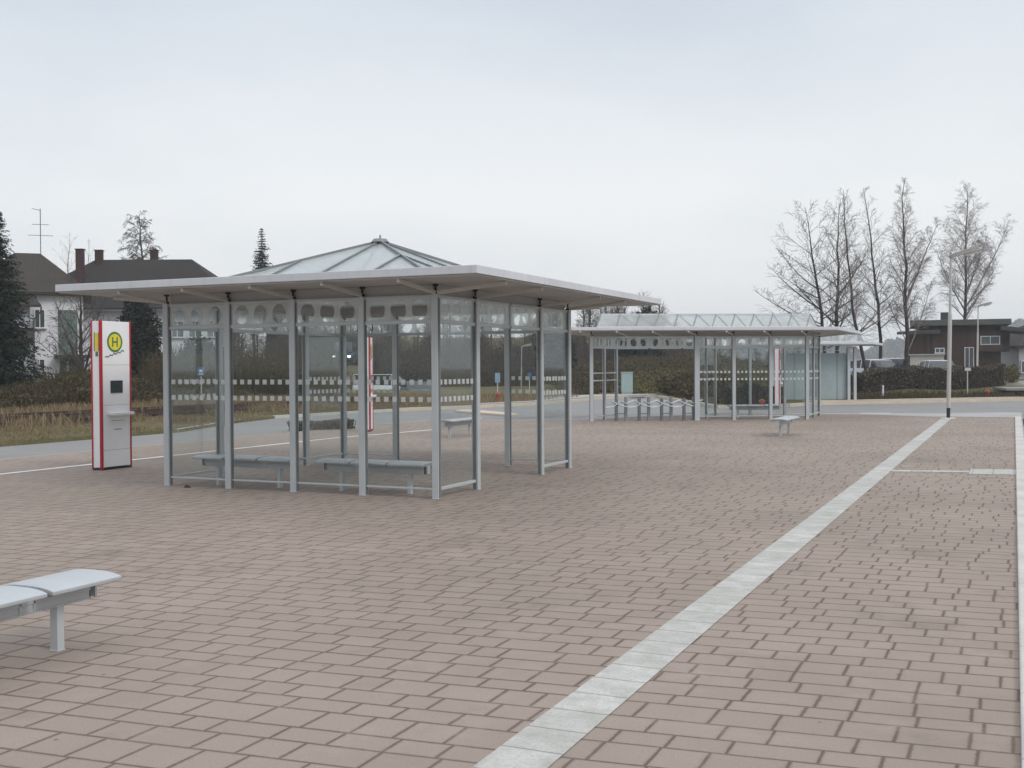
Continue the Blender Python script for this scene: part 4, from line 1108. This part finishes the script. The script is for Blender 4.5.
# brown wooden house
PH3_ = .344
d = 88.0
h3 = thing('house', 'low brown wooden house with stepped flat roofs on the right behind the hedge', 'house', (lat(909, d), d, .45), -PH3_)
PH3 = math.atan((909-512)/F); DR3 = d/math.cos(PH3)
def lx3(u): return DR3*math.tan(math.atan((u-512)/F)-PH3)
zo = .45
def zy(y): return (364.9-y)/F*d+CAMH-zo
m = MB(); m.prism([(0, 0), (lx3(1001), 0), (lx3(1001), 7), (0, 7)], -.6, zy(332)); m.build('wall', BOARDS, h3)
m = MB(); m.prism([(lx3(916), .6), (lx3(1005), .6), (lx3(1005), 6.5), (lx3(916), 6.5)], zy(332)-.1, zy(326)); m.build('upper_wall', BOARDS, h3)
m = MB(); m.prism([(lx3(910), -.5), (lx3(1011), -.5), (lx3(1011), 7.4), (lx3(910), 7.4)], zy(326.3), zy(320.6)); m.build('roof', plain('mossy_roof', (.085, .09, .08), .9, 0, .2, 1), h3, bevel=.03)
m = MB(); m.hull([(lx3(897), -.9, zy(334.2)), (lx3(940), -.9, zy(334.2)), (lx3(940), .65, zy(334.2)), (lx3(897), .65, zy(334.2)), (lx3(897), -.9, zy(332.2)), (lx3(940), -.9, zy(331)), (lx3(940), .65, zy(329)), (lx3(900), .65, zy(331))], [(0, 1, 2, 3), (0, 4, 5, 1), (4, 7, 6, 5), (1, 5, 6, 2), (0, 3, 7, 4)]); m.build('lower_roof', DWOOD, h3)
m = MB(); m.hull([(lx3(1000), -1.2, zy(331.5)), (lx3(1029), -1.2, zy(334.5)), (lx3(1029), 5, zy(334.5)), (lx3(1000), 5, zy(331.5)), (lx3(1000), -1.2, zy(327.5)), (lx3(1029), -1.2, zy(331)), (lx3(1029), 5, zy(331)), (lx3(1000), 5, zy(327.5))], [(0, 1, 2, 3), (0, 4, 5, 1), (4, 7, 6, 5), (1, 5, 6, 2), (0, 3, 7, 4)]); m.build('side_roof', DWOOD, h3)
m = MB(); m.prism([(lx3(1002), 1.0), (lx3(1011), 1.0), (lx3(1011), 5), (lx3(1002), 5)], zy(352), zy(331)); m.build('side_wall', DWOOD, h3)
m = MB(); m.box(((lx3(910)+lx3(944))/2, -.05, zy(362)-.6), (lx3(944)-lx3(910), .1, 2.2)); m.build('garage_door', CREAM, h3)
m = MB(); m.box(((lx3(908)+lx3(945))/2, -.12, zy(354.8)), (lx3(945)-lx3(908), .24, .10)); m.build('ledge', WALLG, h3)
window(h3, lx3(935), lx3(944.5), zy(354.3)+.07, zy(348.2), -.10)
window(h3, lx3(964.5), lx3(974), zy(370), zy(347.8), -.04)
window(h3, lx3(980.5), lx3(1000), zy(345.5), zy(337), -.04)
m = MB(); m.box((lx3(990), -.5, zy(349)), (lx3(1003)-lx3(977), .9, .5)); m.build('balcony', BOARDS, h3)
m = MB(); m.box((lx3(945.5), 2.5, zy(316.5)), (.6, .6, .75)); m.build('chimney', DWOOD, h3)
# pale house at the right edge
d = 92
h4 = thing('house', 'pale grey house cut off by the right edge beyond the driveway', 'house', (lat(1019, d), d, .45))
m = MB(); m.prism([(0, 0), (8, 0), (8, 8), (0, 8)], -.6, 2.6); m.build('wall', WALLG, h4)
hip_roof(h4, 0, 8, 0, 8, 2.75, 5.0, 3.6, TILEB, .4)
window(h4, .15, 1.0, .5, 1.5, -.03)

# ------------------------------------------------------------------ vehicles
def car(name, label, cat, loc, rz, paint, L=4.2, Wc=1.7, H=1.45, van=False, lit=False, group=None):
    c = thing(name, label, cat, loc, rz, group)
    hw_ = Wc/2
    if van: st = [(-L/2, .35, 1.0, .93), (-L/2+.06, .3, 1.15, 1), (-.2*L, .28, 1.15, 1), (.3*L, .28, 1.12, 1), (.44*L, .3, .98, .98), (L/2, .36, .75, .92)]
    else: st = [(-L/2, .38, .82, .9), (-L/2+.1, .28, .92, .98), (-.25*L, .24, .95, 1), (.16*L, .24, .92, 1), (.32*L, .26, .86, .98), (L/2-.12, .28, .74, .94), (L/2, .38, .62, .84)]
    def loft(rows, closed=True):
        m = MB(); k = len(rows[0])
        for r_ in rows: m.v += r_
        for i in range(len(rows)-1):
            for j in range(k): m.f.append((i*k+j, i*k+(j+1) % k, (i+1)*k+(j+1) % k, (i+1)*k+j))
        m.f += [tuple(reversed(range(k))), tuple((len(rows)-1)*k+j for j in range(k))]
        return m
    def sec(x, zl, zt, w): return [(x, -hw_*w*.94, zl), (x, hw_*w*.94, zl), (x, hw_*w, zl+.2), (x, hw_*w, (zl+zt)/2+.1), (x, hw_*w*.93, zt), (x, -hw_*w*.93, zt), (x, -hw_*w, (zl+zt)/2+.1), (x, -hw_*w, zl+.2)]
    loft([sec(*s_) for s_ in st]).build('body', paint, c, smooth=False, bevel=.03)
    if van: gh = [(-L/2+.05, 1.1, H-.1), (-L/2+.12, 1.1, H), (.22*L, 1.1, H), (.41*L, 1.0, 1.12)]
    else: gh = [(-L/2+.12, .9, 1.0), (-.34*L, .9, H-.05), (-.1*L, .9, H), (.08*L, .9, H-.03), (.26*L, .86, .9)]
    def gsec(x, zl, zt, k=.86): 
        f = (zt-zl)/(H-zl); w = hw_*(.93-.14*f); return [(x, -hw_*.92, zl-.03), (x, hw_*.92, zl-.03), (x, w, zt), (x, -w, zt)]
    loft([gsec(*g_) for g_ in gh]).build('glasshouse', CARG, c, bevel=.02)
    m = MB()
    tops = [g_ for g_ in gh if g_[2] > H-.12]
    rows = []
    for (x, zl, zt) in tops:
        f = (zt-zl)/(H-zl); w = hw_*(.93-.14*f)*1.01; rows.append([(x, -w*1.02, zt-.15), (x, w*1.02, zt-.15), (x, w*.92, zt+.025), (x, -w*.92, zt+.025)])
    loft(rows).build('car_roof', paint, c, bevel=.015)
    m = MB()
    for sy in (-1, 1):
        for (xa_, za_), (xb_, zb_) in zip([(g_[0], g_[1]) for g_ in gh[:1]]+[(g_[0], g_[2]) for g_ in gh[1:]], [(g_[0], g_[2]) for g_ in gh[1:]]):
            pass
        for g_ in gh[1:-1]:
            f = (g_[2]-g_[1])/(H-g_[1]); w = hw_*(.93-.14*f)
            m.bar((g_[0], sy*hw_*.925, g_[1]), (g_[0], sy*w*1.005, g_[2]), .03, .07)
    m.build('pillars', paint, c)
    for sx in (-.31*L, .31*L):
        for sy in (-1, 1):
            m = MB(); m.disc((sx, sy*(hw_-.17) if sy > 0 else -hw_-.01, .31), .31, .18, axis='y', k=20); wv = m.build('wheel', TYRE, c)
            m = MB(); m.disc((sx, hw_-.005 if sy > 0 else -hw_-.025, .31), .19, .02, axis='y', k=16); m.build('rim', CARS, wv)
    for sy in (-1, 1):
        m = MB(); m.box((L/2-.03, sy*hw_*.68, .68), (.09, .28, .15)); m.build('headlight', HLIT if lit else LENS, c, bevel=.02)
        m = MB(); m.box((-L/2+.02, sy*hw_*.8, .75), (.07, .2, .22)); m.build('tail_light', RED, c, bevel=.02)
    m = MB(); m.box((L/2+.005, 0, .5), (.02, .5, .11)); m.build('number_plate', FRAMEW, c)
    return c
GP = 'cars parked behind the hedge'
car('parked_car', 'white car at the left of the three cars behind the hedge', 'car', (lat(877, 61.5), 61.5, .55), -1.2, CARW, H=1.40, group=GP)
car('parked_car', 'silver car beside the white one behind the hedge near the leaning trees', 'car', (lat(893, 62.5), 62.5, .52), -1.75, CARS, H=1.50, group=GP)
car('parked_car', 'white car parked in front of the pale garage door of the brown house', 'car', (lat(939, 70), 70, .52), -1.6, CARW, H=1.40, group=GP)
car('minibus', 'white minibus in the sunken car park seen through the near shelter', 'minibus', (lat(383, 92), 92, -.92), -.25, CARW, L=4.8, Wc=1.85, H=2.0, van=True)
car('parked_car', 'dark blue car next to the white minibus in the sunken car park', 'car', (lat(413, 90), 90, -.95), -1.2, CARD, L=4.2, H=1.45, group='dark cars in the sunken car park')
car('parked_car', 'dark car right of the dark blue one in the sunken car park', 'car', (lat(427, 91), 91, -.95), -1.5, CARD, L=4.2, H=1.4, group='dark cars in the sunken car park')
car('van', 'dark van with two lit headlights at the foot of the wood', 'van', (lat(343, 100), 101.5, hz(lat(343, 100), 101.5)), -1.57, CARD, L=4.6, Wc=1.95, H=2.0, van=True, lit=True)

# ------------------------------------------------------------------ small street furniture
def hydrant(label, loc, h=.75):
    t = thing('hydrant', label, 'hydrant', loc, 0, 'red hydrants along the road')
    m = MB(); m.tube([(0, 0, 0), (0, 0, .06), (0, 0, .07), (0, 0, h-.18), (0, 0, h-.16), (0, 0, h-.05), (0, 0, h)], [.10, .10, .065, .065, .09, .09, .04], 14); m.build('barrel', ORANGE, t)
    for s_ in (-1, 1):
        m = MB(); m.tube([(s_*.08, 0, h*.66), (s_*.135, 0, h*.66)], [.045, .045], 10); m.build('outlet', ORANGE, t)
hydrant('orange red hydrant on the far verge seen through the near shelter', (lat(498, 53), 53, 0), .45)
hydrant('red hydrant at the edge of the driveway below the brown house', (lat(987.5, 54.6), 54.6, .1), .32)
hydrant('small reddish hydrant in front of the low dark hedge', (lat(762, 45.7), 45.7, 0), .28)
def sign(label, loc, H, w, h, mat, name='road_sign', white=True):
    t = thing(name, label, 'sign', loc)
    m = MB(); m.tube([(0, .03, 0), (0, .03, H)], .03, 8); m.build('pole', POLE, t)
    m = MB(); m.box((0, -.01, H-h/2), (w, .02, h)); b = m.build('sign_board', mat, t, bevel=.008)
    if white:
        m = MB(); m.box((0, -.024, H-h*.42), (w*.42, .006, h*.3)); m.box((0, -.024, H-h*.78), (w*.6, .006, h*.12)); m.build('pictogram', FRAMEW, b)
    return t
sign('blue road sign on a post seen through the left bay of the near shelter', (lat(201, 46), 46, hz(lat(201, 46), 46)), 1.72, .30, .36, BLUE)
sign('upright pale blue sign panel above the orange hydrant', (lat(497.5, 57), 57, 0), 1.35, .26, .5, plain('pale_blue_sign', (.20, .31, .40), .5), white=False)
sign('small blue sign near the distant lamp seen through the near shelter', (lat(529.5, 66), 66, 0), 1.3, .26, .26, BLUE, white=False)
t = thing('utility_cabinet', 'grey green utility cabinet on the verge behind the bicycle stands', 'cabinet', (lat(628, 62), 62.6, .08))
m = MB(); m.box((0, 0, .65), (.62, .4, 1.1)); m.build('cabinet_body', TEAL, t, bevel=.02)
m = MB(); m.box((0, 0, 1.23), (.68, .46, .06)); m.build('lid', TEAL, t, bevel=.01); m = MB(); m.box((0, 0, .05), (.58, .36, .1)); m.build('plinth', APRON, t)
t = thing('marker_post', 'short white marker post at the foot of the hedge', 'post', (lat(883, 53.2), 53.2, .1)); m = MB(); m.tube([(0, 0, 0), (0, 0, .52)], [.05, .045], 8); m.build('post_shaft', FRAMEW, t); m = MB(); m.tube([(0, 0, .52), (0, 0, .58)], [.055, .03], 8); m.build('post_cap', FRAMEW, t)
t = thing('sign_post', 'thin grey sign post standing in front of the hedge right of the lamp', 'post', (lat(967.5, 55.3), 55.3, .1)); m = MB(); m.tube([(0, 0, 0), (0, 0, 1.35)], .03, 8); m.build('post_shaft', POLE, t); m = MB(); m.box((0, -.04, 1.32), (.3, .015, .16)); m.build('sign_plate', POLE, t)

# ------------------------------------------------------------------ haze
hm = NT('haze_air'); vp = hm.n('ShaderNodeVolumePrincipled'); vp.inputs['Color'].default_value = (.86, .91, .97, 1); vp.inputs['Density'].default_value = .00062; vp.inputs['Anisotropy'].default_value = .2
hm.l(vp.outputs[0], hm.out.inputs['Volume'])
m = MB(); m.box((0, 550, 14.8), (1850, 1750, 33)); struct(m.build('haze', MATS['haze_air']), 'stuff')

# ------------------------------------------------------------------ sky, sun, camera
SUN_EL, SUN_ROT = R(40), R(128)
w = bpy.data.worlds.new('World'); sc.world = w; w.use_nodes = True
nt = w.node_tree; nt.nodes.clear()
def wn(typ, **kw):
    n_ = nt.nodes.new(typ)
    for k_, v_ in kw.items(): setattr(n_, k_, v_)
    return n_
out = wn('ShaderNodeOutputWorld'); bg = wn('ShaderNodeBackground'); bg.inputs[1].default_value = .1
sky = wn('ShaderNodeTexSky', sky_type='NISHITA'); sky.sun_disc = False; sky.sun_elevation = SUN_EL; sky.sun_rotation = SUN_ROT
sky.air_density = 1.0; sky.dust_density = 3.0
tc = wn('ShaderNodeTexCoord'); mp = wn('ShaderNodeMapping'); mp.inputs['Scale'].default_value = (1, 1, 2.6)
nt.links.new(tc.outputs['Generated'], mp.inputs[0])
nz = wn('ShaderNodeTexNoise'); nz.inputs['Scale'].default_value = 1.5; nz.inputs['Detail'].default_value = 6; nz.inputs['Roughness'].default_value = .5
nt.links.new(mp.outputs[0], nz.inputs['Vector'])
sx = wn('ShaderNodeSeparateXYZ'); nt.links.new(tc.outputs['Generated'], sx.inputs[0])
cr = wn('ShaderNodeValToRGB'); el_ = cr.color_ramp.elements                     # cloud cover brightness by height
el_[0].position = 0; el_[0].color = (5.6, 5.72, 5.9, 1); el_[1].position = 1; el_[1].color = (9.6, 9.8, 10.2, 1)
q_ = el_.new(.15); q_.color = (6.15, 6.32, 6.5, 1); q_ = el_.new(.34); q_.color = (4.65, 5.1, 5.7, 1); q_ = el_.new(.6); q_.color = (8.6, 8.8, 9.3, 1)
nt.links.new(sx.outputs[2], cr.inputs[0])
cl = wn('ShaderNodeValToRGB'); e2 = cl.color_ramp.elements; e2[0].position = .34; e2[0].color = (.84, .875, .91, 1); e2[1].position = .64; e2[1].color = (1.08, 1.07, 1.05, 1)
nt.links.new(nz.outputs['Fac'], cl.inputs[0])
mu = wn('ShaderNodeMix', data_type='RGBA', blend_type='MULTIPLY'); mu.inputs[0].default_value = 1
nt.links.new(cr.outputs[0], mu.inputs[6]); nt.links.new(cl.outputs[0], mu.inputs[7])
mx = wn('ShaderNodeMix', data_type='RGBA'); mx.inputs[0].default_value = .93
nt.links.new(sky.outputs[0], mx.inputs[6]); nt.links.new(mu.outputs[2], mx.inputs[7])
nt.links.new(mx.outputs[2], bg.inputs[0]); nt.links.new(bg.outputs[0], out.inputs[0])

sl = bpy.data.lights.new('sun', 'SUN'); sl.energy = 1.0; sl.angle = R(18); sl.color = (1, .97, .93)
so = bpy.data.objects.new('sun', sl); COL.objects.link(so)
dv = Vector((math.sin(SUN_ROT)*math.cos(SUN_EL), math.cos(SUN_ROT)*math.cos(SUN_EL), math.sin(SUN_EL)))
so.rotation_euler = dv.to_track_quat('Z', 'Y').to_euler(); so.location = (0, -5, 12)

cd = bpy.data.cameras.new('camera'); cd.sensor_width = 36; cd.lens = F/1024*36; cd.clip_end = 4000; cd.clip_start = .1
co = bpy.data.objects.new('camera', cd); COL.objects.link(co)
pit, rol = -.0153, -.0053
fw = Vector((0, math.cos(pit), math.sin(pit))); rt = Vector((1, 0, 0)); upv = rt.cross(fw)
r2 = rt*math.cos(rol)+upv*math.sin(rol); u2 = -rt*math.sin(rol)+upv*math.cos(rol)
co.matrix_world = Matrix(((r2.x, u2.x, -fw.x, 0), (r2.y, u2.y, -fw.y, 0), (r2.z, u2.z, -fw.z, CAMH), (0, 0, 0, 1)))
sc.camera = co
sc.view_settings.view_transform = 'Standard'; sc.view_settings.look = 'None'; sc.view_settings.gamma = 1; sc.view_settings.use_curve_mapping = False
sc.view_settings.exposure = .5
sc.render.engine = 'CYCLES'
cy_ = sc.cycles; cy_.use_denoising = True; cy_.max_bounces = 8; cy_.transparent_max_bounces = 24; cy_.volume_bounces = 1; cy_.diffuse_bounces = 3; cy_.glossy_bounces = 3
cy_.sample_clamp_indirect = 6
